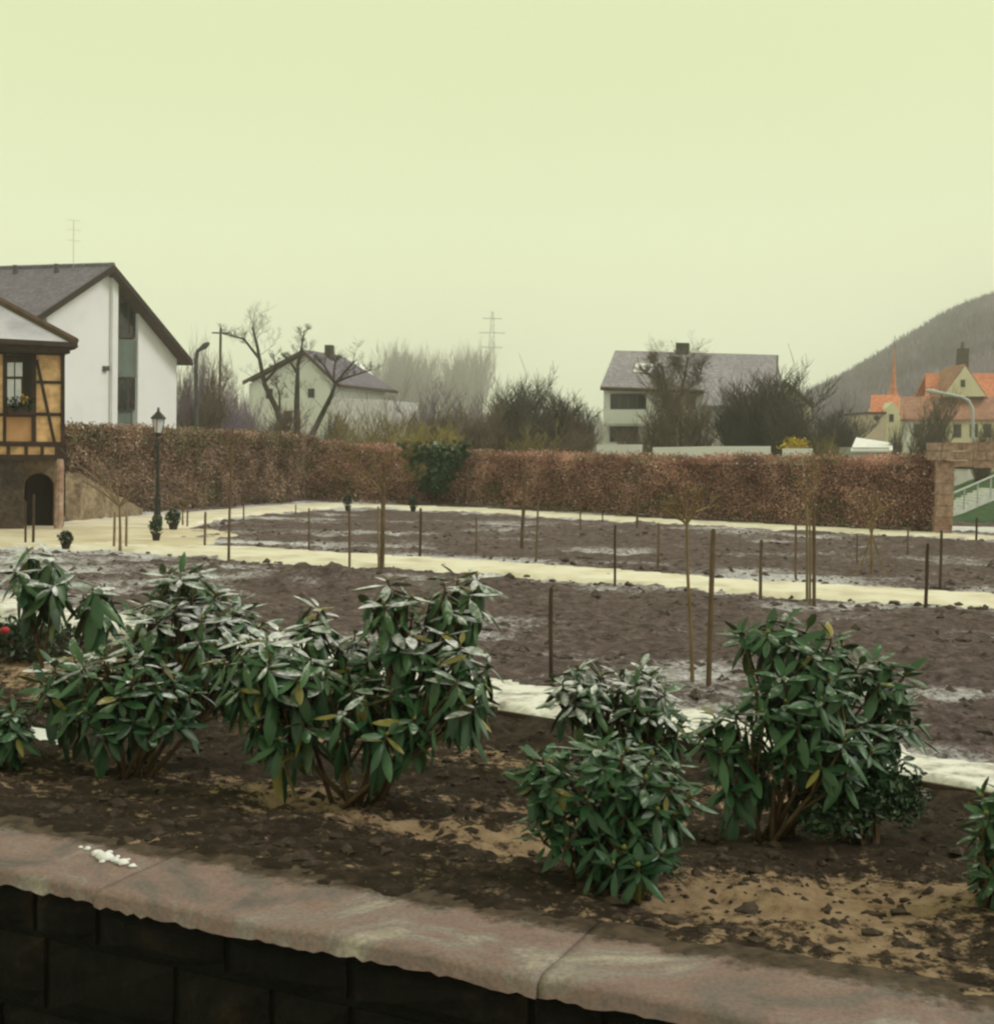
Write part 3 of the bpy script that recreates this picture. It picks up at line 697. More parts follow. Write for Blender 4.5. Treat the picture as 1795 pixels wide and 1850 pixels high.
o = link(bpy.data.objects.new('foliage', quads_mesh('foliage', 'box_leaf', leaf_cloud(P, 0.04), off=tuple(org(fbx))))); o.parent = fbx; tag(o, kind='stuff')
P = np.array([tuple(fpt(random.gauss(43, 4), random.gauss(720, 4), random.uniform(0.08, 0.24))) for _ in range(24)])
o = link(bpy.data.objects.new('blossoms', quads_mesh('blossoms', 'flower_mix', leaf_cloud(P, 0.028, .9), off=tuple(org(fbx))))); o.parent = fbx; tag(o, kind='stuff')
# stone ground floor: dark block, recessed arched wall, corner post
zb = -0.2
def drop(p, z=zb): return Vector((p.x, p.y, z))
a_, b_ = fpt(-120, 830), fpt(44, 829)
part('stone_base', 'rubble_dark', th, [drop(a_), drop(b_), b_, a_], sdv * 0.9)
# recessed wall with an arched opening
rec = 0.95
Fr = lambda px, py: F(px, py, rec)                     # same pixels on the plane pushed back
q0, q1 = Fr(30, 829), Fr(116, 829); zl = max(q0.z, q1.z)
al, ar = Fr(44, 900), Fr(98, 900); L01 = (q1 - q0).xy.length
def along(p): return (p - q0).dot(fd)
ul, ur = along(al), along(ar); spring = Fr(71, 880).z; rise = Fr(71, 855).z - spring
mb = MB(); n = 40
def lower(uu):
    if uu <= ul or uu >= ur: return zb
    c = (ul + ur) / 2; r = (ur - ul) / 2; return spring + rise * math.sqrt(max(0, 1 - ((uu - c) / r) ** 2))
us = [0.0, ul - 1e-4] + [ul + (ur - ul) * i / n for i in range(n + 1)] + [ur + 1e-4, L01]
for i in range(len(us) - 1):
    A_, B_ = q0 + fd * us[i], q0 + fd * us[i + 1]
    lo_a = lower(us[i]) if us[i + 1] > ul and us[i] < ur and not (us[i] < ul or us[i + 1] > ur) else zb
    lo_b = lower(us[i + 1]) if lo_a != zb or (us[i] >= ul and us[i + 1] <= ur) else zb
    if us[i] >= ul and us[i + 1] <= ur: lo_a, lo_b = max(lower(us[i]), spring if us[i] in (ul,) else lower(us[i])), lower(us[i + 1])
    if us[i] >= ul and us[i + 1] <= ur: lo_a = max(lo_a, spring); lo_b = max(lo_b, spring)
    mb.prism([Vector((A_.x, A_.y, lo_a)), Vector((B_.x, B_.y, lo_b)), Vector((B_.x, B_.y, zl)), Vector((A_.x, A_.y, zl))], sdv * 0.35)
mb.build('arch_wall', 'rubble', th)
dr = part('door', 'dark_inside', th, [drop(q0 + fd * (ul - .1)) + sdv * .3, drop(q0 + fd * (ur + .1)) + sdv * .3, Vector((*(q0 + fd * (ur + .1) + sdv * .3).xy, spring + rise + .05)), Vector((*(q0 + fd * (ul - .1) + sdv * .3).xy, spring + rise + .05))], sdv * 0.08)
for i in range(5):
    uu = ul + (ur - ul) * (i + .5) / 5; p = q0 + fd * uu + sdv * 0.27
    MB().box(Vector((p.x, p.y, spring / 2 + .05)), fd * ((ur - ul) / 10.6), sdv * 0.02, Z3 * (spring / 2 + .12)).build('plank', 'dark_inside', dr)
pc = F(105, 960); ptop = F(108, 829)
MB().tube([Vector((pc.x, pc.y, -0.2)), Vector((ptop.x, ptop.y, ptop.z))], [0.105, 0.095], 8).build('corner_post', 'sandstone', th)
part('soffit', 'timber', th, [fpt(-120, 833, -.02), fpt(116, 832, -.02), fpt(116, 832, -.02) + sdv * 0.9, fpt(-120, 833, -.02) + sdv * 0.9], (0, 0, 0.05))
# hipped roof
C1 = F(137, 619) + outv * 0.0
Fe = lambda px, py: F(px, py, -0.45)
C1 = Fe(137, 620); C2 = C1 - fd * 9
C2.z = C1.z; C3 = C1 + sdv * 6.4; C4 = C2 + sdv * 6.4
lo_, hi_ = 0.5, 6.0
for _ in range(40):
    hm = (lo_ + hi_) / 2; M1 = C1 - fd * 3.2 + sdv * 3.2 + Z3 * hm
    p0, p1 = proj(C1), proj(M1); yy = p0[1] + (p1[1] - p0[1]) * (0 - p0[0]) / (p1[0] - p0[0])
    if yy > 547: lo_ = hm
    else: hi_ = hm
M2 = C2 + fd * 3.2 + sdv * 3.2 + Z3 * hm
rf = MB()
for tri in ([C1, M1, M2, C2][::-1], [C1, C3, M1], [C3, C4, M2, M1], [C4, C2, M2]): rf.poly(tri)
rf.poly([C1 - Z3 * .02, C2 - Z3 * .02, C4 - Z3 * .02, C3 - Z3 * .02])
roof = rf.build('roof', 'roof_snow', th)
eb = MB().tube([C2 - Z3 * .06, C1 - Z3 * .06, C3 - Z3 * .06], 0.085, 4); eb.build('eaves_board', 'timber', roof)
MB().tube([C1 + Z3 * .03, M1 + Z3 * .03], 0.10, 6).build('hip_ridge', 'brown_wood', roof)
part('eaves_soffit', 'timber', th, [fpt(-120, 632, .40) , fpt(122, 640, .40), fpt(122, 640, .40) + sdv * .5, fpt(-120, 632, .40) + sdv * .5], (0, 0, 0.16))
# sloping rubble wall beside the timbered house
rw0, rw1 = g(118, 944), g(236, 930)
part_pts = [drop(rw0), drop(rw1), Vector((rw1.x, rw1.y, 0.15)), Vector((*(rw0.lerp(rw1, .55)).xy, 0.62)), Vector((rw0.x, rw0.y, 1.25))]
rwt = thing('rubble_wall', 'tan rubble wall sloping down to the court beside the timbered house', 'wall', tuple(rw0))
part('masonry', 'rubble', rwt, part_pts, Vector((0.25, 0.35, 0)))

# ------------------------------------------------------------------ gabled houses
def wall_rect(F, n, px0, py0, px1, py1, d0, d1):
    """rectangle in the plane between offsets d0 (front) and d1 along outward n"""
    return [F(px0, py1) + n * d0, F(px1, py1) + n * d0, F(px1, py0) + n * d0, F(px0, py0) + n * d0], n * (d1 - d0)
# white house behind the left hedge
a70 = math.radians(70); wd_ = Vector((math.cos(a70), math.sin(a70), 0)); wr_ = Vector((-wd_.y, wd_.x, 0)); wo_ = -wr_
P0 = at(206, 478, 50); W = vplane(P0, wd_.x, wd_.y)          # plane of the roof verge
wh = thing('white_house', 'tall white house with steep asymmetric gable and dark slate roof', 'house', (P0.x, P0.y, 0))
apex, le, re_ = W(206, 479), W(66, 573), W(347, 651)
def lerp_on(pa, pb, px):                                        # point of roof line at pixel column px
    lo, hi = 0.0, 1.0
    for _ in range(40):
        m = (lo + hi) / 2
        if proj(pa.lerp(pb, m))[0] < px: lo = m
        else: hi = m
    return pa.lerp(pb, m)
OVH = 0.42
def wpt(px, py, back): return W(px, py, back)                   # plane moved back along ridge direction
def under_roof(p, drop_=0.21):
    """height of the roof underside above point p (perpendicular ridge)"""
    s = (p - apex).dot(wd_); sl = (le - apex).dot(wd_); sr = (re_ - apex).dot(wd_)
    return (apex.z + (le.z - apex.z) * s / sl if s < 0 else apex.z + (re_.z - apex.z) * s / sr) - drop_
def gable_slab(px0, px1, back, thick, mat, name, npts=2):
    a = W(px0, 700, back); b = W(px1, 700, back)
    pts = [Vector((a.x, a.y, -.2)), Vector((b.x, b.y, -.2)), Vector((b.x, b.y, under_roof(b)))]
    s0, s1 = (a - apex).dot(wd_), (b - apex).dot(wd_)
    if s0 < 0 < s1:
        m = a.lerp(b, -s0 / (s1 - s0)); pts.append(Vector((m.x, m.y, under_roof(m))))
    pts.append(Vector((a.x, a.y, under_roof(a))))
    return part(name, mat, wh, pts, wr_ * thick)
gable_slab(84, 212, OVH, 0.5, 'white_plaster', 'wall')
gable_slab(249, 319, OVH + 0.06, 0.25, 'white_plaster', 'wall')
gable_slab(203, 212.5, OVH - 0.14, 0.13, 'white_plaster', 'pilaster')
rc = OVH + 0.30
gable_slab(150, 290, rc, 12.5, 'green_panel', 'inner_wall')
gable_slab(84, 319, rc + 0.3, 12.0, 'white_plaster', 'body')
def wwin(px0, py0, px1, py1, back, name='window', bars=1, mat='brown_wood'):
    f = part(name, mat, wh, [wpt(px0, py1, back), wpt(px1, py1, back), wpt(px1, py0, back), wpt(px0, py0, back)], wr_ * 0.1)
    wpx, hpx = px1 - px0, py1 - py0; nb = bars + 1
    for i in range(nb):
        x0 = px0 + wpx * (i / nb) + 1.6; x1 = px0 + wpx * ((i + 1) / nb) - 1.6
        part('pane', 'glass', f, [wpt(x0, py1 - 2, back - .012), wpt(x1, py1 - 2, back - .012), wpt(x1, py0 + 2, back - .012), wpt(x0, py0 + 2, back - .012)], wr_ * 0.01)
    return f
wwin(214, 545, 250, 611, rc - .1); wwin(214, 682, 250, 741, rc - .1)
part('balcony_panel', 'green_panel', wh, [wpt(213, 681, rc - .16), wpt(248.5, 681, rc - .16), wpt(248.5, 613, rc - .16), wpt(213, 613, rc - .16)], wr_ * 0.05)
part('gable_cladding', 'brown_wood', wh, [wpt(213, 543, rc - .12), wpt(249, 543, rc - .12), Vector((*wpt(249, 543, rc - .12).xy, under_roof(wpt(249, 543, rc - .12)))), Vector((*wpt(213, 543, rc - .12).xy, under_roof(wpt(213, 543, rc - .12))))], wr_ * 0.1)
wwin(283, 680, 299, 715, OVH + .10, bars=0, mat='timber')
part('wall_lamp', 'dark_metal', wh, [wpt(190, 670, OVH - .12), wpt(198, 670, OVH - .12), wpt(198, 661, OVH - .12), wpt(190, 661, OVH - .12)], wr_ * .12)
RL = 15.0
for (e, nm) in ((le, 'roof'), (re_, 'roof')):
    sl = MB().prism([apex, e, e - Z3 * 0.18, apex - Z3 * 0.18], wr_ * RL); r_ = sl.build(nm, 'slate', wh)
    dirv = (e - apex)
    MB().prism([apex + wo_ * .03 + Z3 * .02, e + wo_ * .03 + Z3 * .02, e + wo_ * .03 - Z3 * 0.22, apex + wo_ * .03 - Z3 * 0.22], wr_ * 0.06).build('verge_board', 'timber', r_)
    MB().prism([apex - Z3 * .185, e - Z3 * .185, e - Z3 * .205, apex - Z3 * .205], wr_ * RL).build('soffit', 'brown_wood', r_)
    MB().tube([e - Z3 * .1 + dirv.normalized() * .05, e - Z3 * .1 + dirv.normalized() * .05 + wr_ * RL], 0.07, 6).build('gutter', 'dark_metal', r_)
MB().tube([apex + Z3 * .02, apex + Z3 * .02 + wr_ * RL], 0.09, 6).build('ridge_tiles', 'slate', wh)
for (px, py) in ((28, 492), (103, 487)):
    q = W(px, py, 0); s = (apex - q)
    # vent stubs on the left slope
    ln = (lambda t: apex.lerp(le, 0.12) + wr_ * t)
    best = min((abs(proj(ln(t))[0] - px), t) for t in np.linspace(0, RL, 200))[1]; p = ln(best)
    MB().tube([p - Z3 * .1, p + Z3 * 0.32], 0.09, 8).build('roof_vent', 'dark_metal', wh)
am = apex.lerp(le, 0.02); tb = min((abs(proj(am + wr_ * t)[0] - 132), t) for t in np.linspace(0, RL, 300))[1]; ab = am + wr_ * tb
atop = at(133, 398, ab.y)
ant = thing('roof_antenna', 'thin television aerial on the slate roof ridge', 'antenna', tuple(ab))
MB().tube([ab - Z3 * .15, Vector((ab.x, ab.y, atop.z))], 0.012, 5).build('mast', 'grey_metal', ant)
for i, hz in enumerate((0.0, 0.35, 0.75)):
    c = Vector((ab.x, ab.y, atop.z - hz)); MB().tube([c - fd * .25, c + fd * .25], 0.006, 4).build('crossbar', 'grey_metal', ant)

# small white house behind the bare tree
P0 = at(545, 632, 86); md = Vector((0.94, -0.34, 0)).normalized(); mr = Vector((0.34, 0.94, 0)).normalized()
Mh = vplane(P0, md.x, md.y)
mh = thing('white_cottage', 'small white gabled house behind the big bare tree', 'house', (P0.x, P0.y, 0))
ap, le2, re2 = Mh(546, 631), Mh(438, 688), Mh(612, 693)
def mroof(p):
    s = (p - ap).dot(md); e = le2 if s < 0 else re2
    return ap.z + (e.z - ap.z) * s / (e - ap).dot(md) - 0.3
A_, B_ = Mh(450, 700, .4), Mh(601, 700, .4); m_ = A_.lerp(B_, -(A_ - ap).dot(md) / ((B_ - A_).dot(md)))
part('wall', 'white_plaster', mh, [Vector((A_.x, A_.y, -.3)), Vector((B_.x, B_.y, -.3)), Vector((B_.x, B_.y, mroof(B_))), Vector((m_.x, m_.y, mroof(m_))), Vector((A_.x, A_.y, mroof(A_)))], mr * 8)
def mwin(x0, y0, x1, y1, F_, par, n, mat='timber', pm_='glass'):
    f = part('window', mat, par, [F_(x0, y1, -n), F_(x1, y1, -n), F_(x1, y0, -n), F_(x0, y0, -n)], mr * .06)
    part('pane', pm_, f, [F_(x0 + 1.5, y1 - 1.5, -n - .012), F_(x1 - 1.5, y1 - 1.5, -n - .012), F_(x1 - 1.5, y0 + 1.5, -n - .012), F_(x0 + 1.5, y0 + 1.5, -n - .012)], mr * .01)
mwin(556, 702, 567, 718, Mh, mh, -.34); mwin(480, 702, 492, 720, Mh, mh, -.34); mwin(512, 742, 526, 762, Mh, mh, -.34)
hip = ap + mr * 5.5; rl2 = re2 + mr * 9.0; ll2 = le2 + mr * 9.0
rm = MB(); rm.poly([ap, re2, rl2, hip]); rm.poly([ap, hip, ll2, le2]); rm.poly([hip, rl2, ll2])
rm.v = [tuple(x) for x in rm.v]; r_ = rm.build('roof', 'slate', mh)
MB().prism([ap, le2, le2 - Z3 * .25, ap - Z3 * .25], mr * .1).build('verge_board', 'brown_wood', r_)
MB().prism([ap, re2, re2 - Z3 * .25, ap - Z3 * .25], mr * .1).build('verge_board', 'brown_wood', r_)
MB().tube([re2 - Z3 * .12, rl2 - Z3 * .12], 0.13, 4).build('eaves_board', 'brown_wood', r_)
cp = ap + mr * 3.0 + md * 0.4
MB().box(cp - Z3 * .1, md * .24, mr * .24, Z3 * .6).build('chimney', 'rubble_dark', r_)
# lower side wing
wg0, wg1 = at(600, 720, 83.5), at(692, 722, 86.5); wgd = (wg1 - wg0); wgd.z = 0
part('side_wing', 'grey_plaster', mh, [Vector((wg0.x, wg0.y, -.3)), Vector((wg1.x, wg1.y, -.3)), Vector((wg1.x, wg1.y, wg1.z)), Vector((wg0.x, wg0.y, wg0.z))], mr * 6)

# large grey-roofed house in the middle right
hd = Vector((0.995, -0.06, 0)).normalized(); hr = Vector((0.25, 0.968, 0)).normalized()
E0 = at(1084, 698, 84); Rh = vplane(E0, hd.x, hd.y)
rh = thing('grey_roofed_house', 'pale two storey house with broad grey roof and balcony', 'house', (E0.x, E0.y, 0))
EL, EM, ER = Rh(1084, 698), Rh(1272, 704), Rh(1404, 736)
ERt = Rh(1404, 706)
RLp, RRp = at(1111, 633, 89), at(1402, 641, 88.2)
RMp = RLp.lerp(RRp, (1272 - 1084) / (1404 - 1084))
EMl = Vector((EM.x, EM.y, ER.z))
WL0, WL1 = Rh(1089, 760, .5), Rh(1272, 760, .5)
part('wall', 'white_plaster', rh, [drop(WL0, -.3), drop(WL1, -.3), Vector((WL1.x, WL1.y, EM.z - .12)), Vector((WL0.x, WL0.y, EL.z - .12))], hr * 8.8)
WR0, WR1 = Rh(1272, 760, 1.2), Rh(1400, 760, 1.2)
part('wall', 'white_plaster', rh, [drop(WR0, -.3), drop(WR1, -.3), Vector((WR1.x, WR1.y, ER.z - .05)), Vector((WR0.x, WR0.y, ER.z - .05))], hr * 7.8)
rm = MB(); rm.prism([EL, EM, RMp, RLp], (0, 0, -.22)); r1 = rm.build('roof', 'slate_light', rh)
d_ = (EM - RMp); k_ = (EM.z - ER.z) / (RMp.z - EM.z)
EMx = EM + d_ * k_; ERx = Vector((ER.x, ER.y, 0)); ERx = RRp + (RRp.lerp(RRp + d_, 1) - RRp) * (1 + k_)
rm = MB(); rm.prism([EMx, ERx, RRp, RMp + (RRp - RMp).normalized() * .01], (0, 0, -.22)); r2 = rm.build('roof', 'slate_light', rh)
back = hr * 10.5
rm = MB(); bl, br = Vector((*(EL + back).xy, EL.z)), Vector((*(ERt + back).xy, EL.z)); rm.prism([RLp, RRp, br, bl], (0, 0, -.22)); rm.build('roof', 'slate_light', rh)
# gable ends
part('gable_wall', 'white_plaster', rh, [Vector((WL0.x, WL0.y, EL.z - .3)), Vector((*(WL0 + hr * 8.6).xy, EL.z - .3)), Vector((RLp.x + .1, RLp.y, RLp.z - .35))], hd * .3)
gR = [Vector((*(WR1).xy, ER.z - .1)), Vector((*(WR1 + hr * 8).xy, ER.z - .1)), Vector((RRp.x - .35, RRp.y, RRp.z - .35))]
part('gable_wall', 'grey_plaster', rh, gR, hd * .3)
MB().prism([RRp + hd * .02, ERx + hd * .02, ERx + hd * .02 - Z3 * .35, RRp + hd * .02 - Z3 * .35], hd * .12).build('verge_board', 'dark_metal', r2)
MB().tube([EL - Z3 * .12, EM - Z3 * .12], 0.12, 6).build('gutter', 'brown_wood', r1)
def rwin(x0, y0, x1, y1, off=.46, nb=1, par=rh, fm='brown_wood'):
    f = part('window', fm, par, [Rh(x0, y1, off), Rh(x1, y1, off), Rh(x1, y0, off), Rh(x0, y0, off)], hr * .08)
    for i in range(nb):
        a = x0 + (x1 - x0) * i / nb + 1.5; b = x0 + (x1 - x0) * (i + 1) / nb - 1.5
        part('pane', 'glass', f, [Rh(a, y1 - 2, off - .012), Rh(b, y1 - 2, off - .012), Rh(b, y0 + 2, off - .012), Rh(a, y0 + 2, off - .012)], hr * .01)
rwin(1102, 711, 1167, 739, nb=4); rwin(1101, 768, 1152, 798, nb=3); rwin(1196, 716, 1216, 738, nb=2); rwin(1238, 718, 1256, 740, nb=2); rwin(1190, 768, 1212, 795, nb=2)
rwin(1300, 750, 1320, 770, off=1.16, nb=2)
part('balcony', 'white_plaster', rh, [Rh(1090, 764, -.7), Rh(1178, 764, -.7), Rh(1178, 745, -.7), Rh(1090, 745, -.7)], hr * 0.14)
part('balcony_floor', 'grey_plaster', rh, [Rh(1090, 765, -.7), Rh(1178, 765, -.7), Rh(1178, 765, -.7) + hr * 1.2, Rh(1090, 765, -.7) + hr * 1.2], (0, 0, -.15))
# skylight lying on the roof
fl = lambda s, t: (EL.lerp(EM, s)).lerp(RLp.lerp(RMp, s), t)
nr = (EM - EL).cross(RLp - EL).normalized(); nr = nr if nr.z > 0 else -nr
MB().prism([fl(.27, .38) + nr * .03, fl(.44, .38) + nr * .03, fl(.44, .62) + nr * .03, fl(.27, .62) + nr * .03], nr * .08).build('skylight', 'snow', r1)
ch = RLp.lerp(RRp, 0.42)
MB().box(ch + Z3 * .05, hd * .42, hr * .35, Z3 * .55).build('chimney', 'rubble_dark', r1)
# cream wing behind it on the right
P0 = at(1424, 690, 93); cd_ = Vector((0.96, 0.28, 0)); cr_ = Vector((-.28, .96, 0)); Cw = vplane(P0, cd_.x, cd_.y)
cw = thing('cream_cottage', 'cream gabled cottage behind the dark bushy tree', 'house', (P0.x, P0.y, 0))
ca, cl, cr2 = Cw(1424, 690), Cw(1380, 728), Cw(1470, 730)
a, b = Cw(1386, 760, .3), Cw(1464, 760, .3)
part('wall', 'cream_plaster', cw, [drop(a, -.3), drop(b, -.3), Vector((b.x, b.y, cr2.z)), Vector((ca.x, ca.y, ca.z - .25)) + cr_ * .3, Vector((a.x, a.y, cl.z))], cr_ * 7)
for e in (cl, cr2): part('roof', 'brown_wood', cw, [ca, e, e - Z3 * .25, ca - Z3 * .25], cr_ * 8)
MB().box(ca + cr_ * 1.5 - cd_ * .3 + Z3 * .3, cd_ * .22, cr_ * .22, Z3 * .6).build('chimney', 'rubble_dark', cw)

# ------------------------------------------------------------------ orange-roofed houses on the right
def block(F_, par, px0, py0, px1, py1, depth, mat, name='wall', dirv=Vector((0, 1, 0)), off=0.0, z0=-.3):
    a, b = F_(px0, py0, off), F_(px1, py0, off)
    return part(name, mat, par, [drop(a, z0), drop(b, z0), Vector((b.x, b.y, F_(px1, py0, off).z)), Vector((a.x, a.y, F_(px0, py0, off).z))], dirv * depth)
def win_on(F_, par, x0, y0, x1, y1, off, mat='dark_metal', pmat='glass'):
    f = part('window', mat, par, [F_(x0, y1, off), F_(x1, y1, off), F_(x1, y0, off), F_(x0, y0, off)], (0, .06, 0))
    part('pane', pmat, f, [F_(x0 + 1, y1 - 1, off - .015), F_(x1 - 1, y1 - 1, off - .015), F_(x1 - 1, y0 + 1, off - .015), F_(x0 + 1, y0 + 1, off - .015)], (0, .012, 0))
P0 = at(1670, 760, 112); Of = vplane(P0, 1, 0)
oh = thing('orange_roofed_house', 'large house with orange tiled roof and cream gabled dormer', 'house', (P0.x, P0.y, 0))
block(Of, oh, 1632, 757, 1860, 757, 10, 'cream_plaster', off=.3)
e0, e1 = Of(1626, 757), Of(1870, 757); r0_, r1_ = at(1626, 716, 115), at(1870, 716, 115)
part('roof', 'brown_tile', oh, [e0, e1, r1_, r0_], (0, 0, -.2), label='brown red lower roof slope')
u0, u1 = at(1671, 717, 115.1), at(1870, 717, 115.1); v0, v1 = at(1671, 674, 119), at(1870, 674, 119)
part('roof', 'orange_tile', oh, [u0, u1, v1, v0], (0, 0, -.2))
part('roof', 'orange_tile', oh, [v0, v1, v1 + Vector((0, 6, -4)), v0 + Vector((0, 6, -4))], (0, 0, -.2))
part('upper_wall', 'cream_plaster', oh, [drop(u0 + Vector((.2, 0, 0)), 5), drop(u1, 5), u1 - Z3 * .25, u0 + Vector((.2, 0, -.25))], (0, 7, 0))
Dm = vplane(at(1743, 715, 113.6), 1, 0)
dm = part('dormer', 'cream_plaster', oh, [Dm(1703, 716), Dm(1781, 716), Dm(1743, 661)], (0, 5.5, 0))
for e in ((1700, 718), (1784, 718)):
    part('dormer_roof', 'brown_tile', dm, [Dm(1743, 657), Dm(*e), Dm(*e) - Z3 * .12, Dm(1743, 657) - Z3 * .12], (0, 5.6, 0))
win_on(Dm, dm, 1735, 686, 1743, 699, -.07)
MB().box(at(1738, 650, 119), (.42, 0, 0), (0, .42, 0), (0, 0, 1.0)).build('chimney', 'rubble_dark', oh)
MB().tube([at(1738, 632, 119), at(1738, 618, 119)], [.2, .12], 6).build('chimney_pot', 'dark_metal', oh)
for (x0, x1) in ((1650, 1664), (1676, 1688), (1697, 1707), (1722, 1736), (1752, 1766), (1776, 1790)): win_on(Of, oh, x0, 766, x1, 790, .22)
part('white_render', 'white_plaster', oh, [drop(Of(1632, 790, .26), 0), drop(Of(1650, 790, .26), 0), Of(1650, 760, .26), Of(1632, 760, .26)], (0, .03, 0))
# small pair with church spire left of it
P0 = at(1600, 760, 104); Sf = vplane(P0, 1, 0)
sh = thing('pink_cottage', 'narrow pinkish house with round window and small orange roof', 'house', (P0.x, P0.y, 0))
block(Sf, sh, 1565, 747, 1599, 747, 6, 'pink_plaster', off=.2)
part('cornice', 'brown_wood', sh, [Sf(1563, 748), Sf(1601, 748), Sf(1601, 744), Sf(1563, 744)], (0, 6.4, 0))
rw = MB(); c = Sf(1583, 755, .15); rw.tube([c, c + Vector((0, .1, 0))], .22, 14); f_ = rw.build('round_window', 'dark_metal', sh)
rw = MB(); rw.tube([c - Vector((0, .012, 0)), c + Vector((0, .05, 0))], .16, 14); rw.build('pane', 'glass', f_)
part('wall', 'cream_plaster', sh, [drop(Sf(1599.6, 760, .5), -.3), drop(Sf(1624, 760, .5), -.3), Sf(1624, 738, .5), Sf(1612, 726, .5), Sf(1599.6, 738, .5)], (0, 5, 0))
part('roof', 'orange_tile', sh, [at(1571, 745, 105), at(1626, 745, 105), at(1623, 713, 108), at(1573, 713, 108)], (0, 0, -.2))
part('roof', 'orange_tile', sh, [at(1573, 713, 108), at(1623, 713, 108), at(1626, 745, 112), at(1571, 745, 112)], (0, 0, -.2))
win_on(Sf, sh, 1606, 748, 1614, 762, .44)
cs = at(1612, 720, 150); ct = at(1612, 606, 150)
ct_ = thing('church_spire', 'slender orange church spire rising in front of the hill', 'church', (cs.x, cs.y, 0))
MB().box(Vector((cs.x, cs.y, cs.z / 2)), (1.0, 0, 0), (0, 1.0, 0), (0, 0, cs.z / 2 + .2)).build('tower', 'cream_plaster', ct_)
MB().lathe((cs.x, cs.y, cs.z), [(.7, 0), (.32, 1.4), (.15, 3.6), (.03, ct.z - cs.z - 1.2)], 8).build('spire', 'orange_tile', ct_)
MB().tube([Vector((cs.x, cs.y, ct.z - 1.4)), Vector((cs.x, cs.y, ct.z))], .04, 4).build('finial', 'dark_metal', ct_)
# snow covered shed and white wall behind the hedge
Sn = vplane(at(1575, 800, 70), 1, 0)
sd_ = thing('snowy_shed', 'low shed with a snow covered roof in front of the pinkish house', 'shed', tuple(drop(at(1575, 800, 70), 0)))
block(Sn, sd_, 1542, 808, 1606, 808, 3, 'grey_plaster', off=.2)
part('roof', 'snow', sd_, [Sn(1536, 813), Sn(1612, 813), at(1612, 800, 73), at(1546, 790, 73)], (0, 0, -.1))
for i, (x0, x1, y0, y1) in enumerate([(1078, 1160, 803, 803), (1180, 1300, 808, 806), (1300, 1392, 806, 806), (1415, 1468, 810, 810)]):
    a, b = at(x0, y0, 62), at(x1, y1, 62)
    t_ = MB().prism([drop(a, -.3), drop(b, -.3), b, a], (0, .25, 0))
    wl = t_.build('garden_wall', 'white_plaster', None, loc=tuple(drop(a, 0)), label=['low whitewashed wall under the balcony of the grey roofed house', 'low whitewashed wall behind the tree with two stems', 'low whitewashed wall in front of the dark bushy tree', 'low whitewashed wall beside the yellow flowering bush'][i], cat='wall', group='low white walls beyond the hedge')

# ------------------------------------------------------------------ sandstone gateway at the end of the hedge
G0 = g(1706, 966); Gf = vplane(G0, 0.98, -0.2); gout = Vector((-0.2, -0.98, 0)) ; gin = Vector((0.2, 0.98, 0))
gt = thing('stone_gateway', 'pink sandstone gateway pillar with masonry lintel at the end of the hedge', 'gateway', tuple(drop(G0, 0)))
ztop = Gf(1706, 832).z; nst = 7
for i in range(nst):
    z0, z1 = -0.15 + (ztop + .15) * i / nst, -0.15 + (ztop + .15) * (i + 1) / nst
    jx = random.uniform(-.02, .02); a, b = Gf(1690, 900), Gf(1722, 900); dd = (b - a).normalized()
    MB().prism([Vector((*(a + dd * jx).xy, z0 + .006)), Vector((*(b + dd * jx * .5).xy, z0 + .006)), Vector((*(b + dd * jx * .5).xy, z1 - .006)), Vector((*(a + dd * jx).xy, z1 - .006))], gin * (.5 + random.uniform(-.03, .03))).build('block', 'sandstone', gt)
for r_i, (ya, yb) in enumerate(((843, 832), (831, 815), (814, 799))):
    x = 1676 if r_i else 1690
    while x < 1900:
        wdt = random.uniform(22, 40)
        yo = 3 * math.sin(x * .02)
        MB().prism([Gf(x + .5, ya + (2 if r_i == 0 and x > 1722 else 0)), Gf(x + wdt - .5, ya + (2 if r_i == 0 and x > 1722 else 0)), Gf(x + wdt - .5, yb + .6), Gf(x + .5, yb + .6)], gin * (.45 + random.uniform(-.03, .03))).build('block', 'sandstone', gt)
        x += wdt
a, b = Gf(1862, 900), Gf(1900, 900)
MB().prism([drop(a, -.15), drop(b, -.15), Vector((*b.xy, ztop - .1)), Vector((*a.xy, ztop - .1))], gin * .5).build('block', 'sandstone', gt)
# garden stairs with handrail beyond the gateway
St0, St1 = at(1716, 926, 44.5), at(1812, 884, 46)
stt = thing('garden_steps', 'grey stone steps with metal handrail climbing the grass bank', 'steps', tuple(drop(St0, 0)))
ns = 9
for i in range(ns):
    p = St0.lerp(St1, i / ns); q = St0.lerp(St1, (i + 1) / ns)
    MB().prism([Vector((p.x, p.y, q.z - .32)), Vector((q.x, q.y, q.z - .32)), Vector((q.x, q.y, q.z)), Vector((p.x, p.y, q.z))], Vector((-.2, 1.3, 0))).build('step', 'paving', stt)
hr0, hr1 = St0 + Z3 * .62, St1 + Z3 * .62
MB().tube([hr0, hr1], .035, 6).build('handrail', 'grey_metal', stt)
for i in range(5):
    p = St0.lerp(St1, i / 4); MB().tube([p - Z3 * .1, p + Z3 * .62], .028, 6).build('rail_post', 'grey_metal', stt)
Wb = vplane(at(1764, 880, 56), 1, 0)
ob = thing('outbuilding', 'small white outbuilding seen through the gateway above the steps', 'shed', tuple(drop(at(1764, 880, 56), 0)))
part('wall', 'white_plaster', ob, [drop(Wb(1748, 890), 0), drop(Wb(1783, 890), 0), Wb(1783, 862), Wb(1773, 850), Wb(1748, 846)], (0, 3, 0))
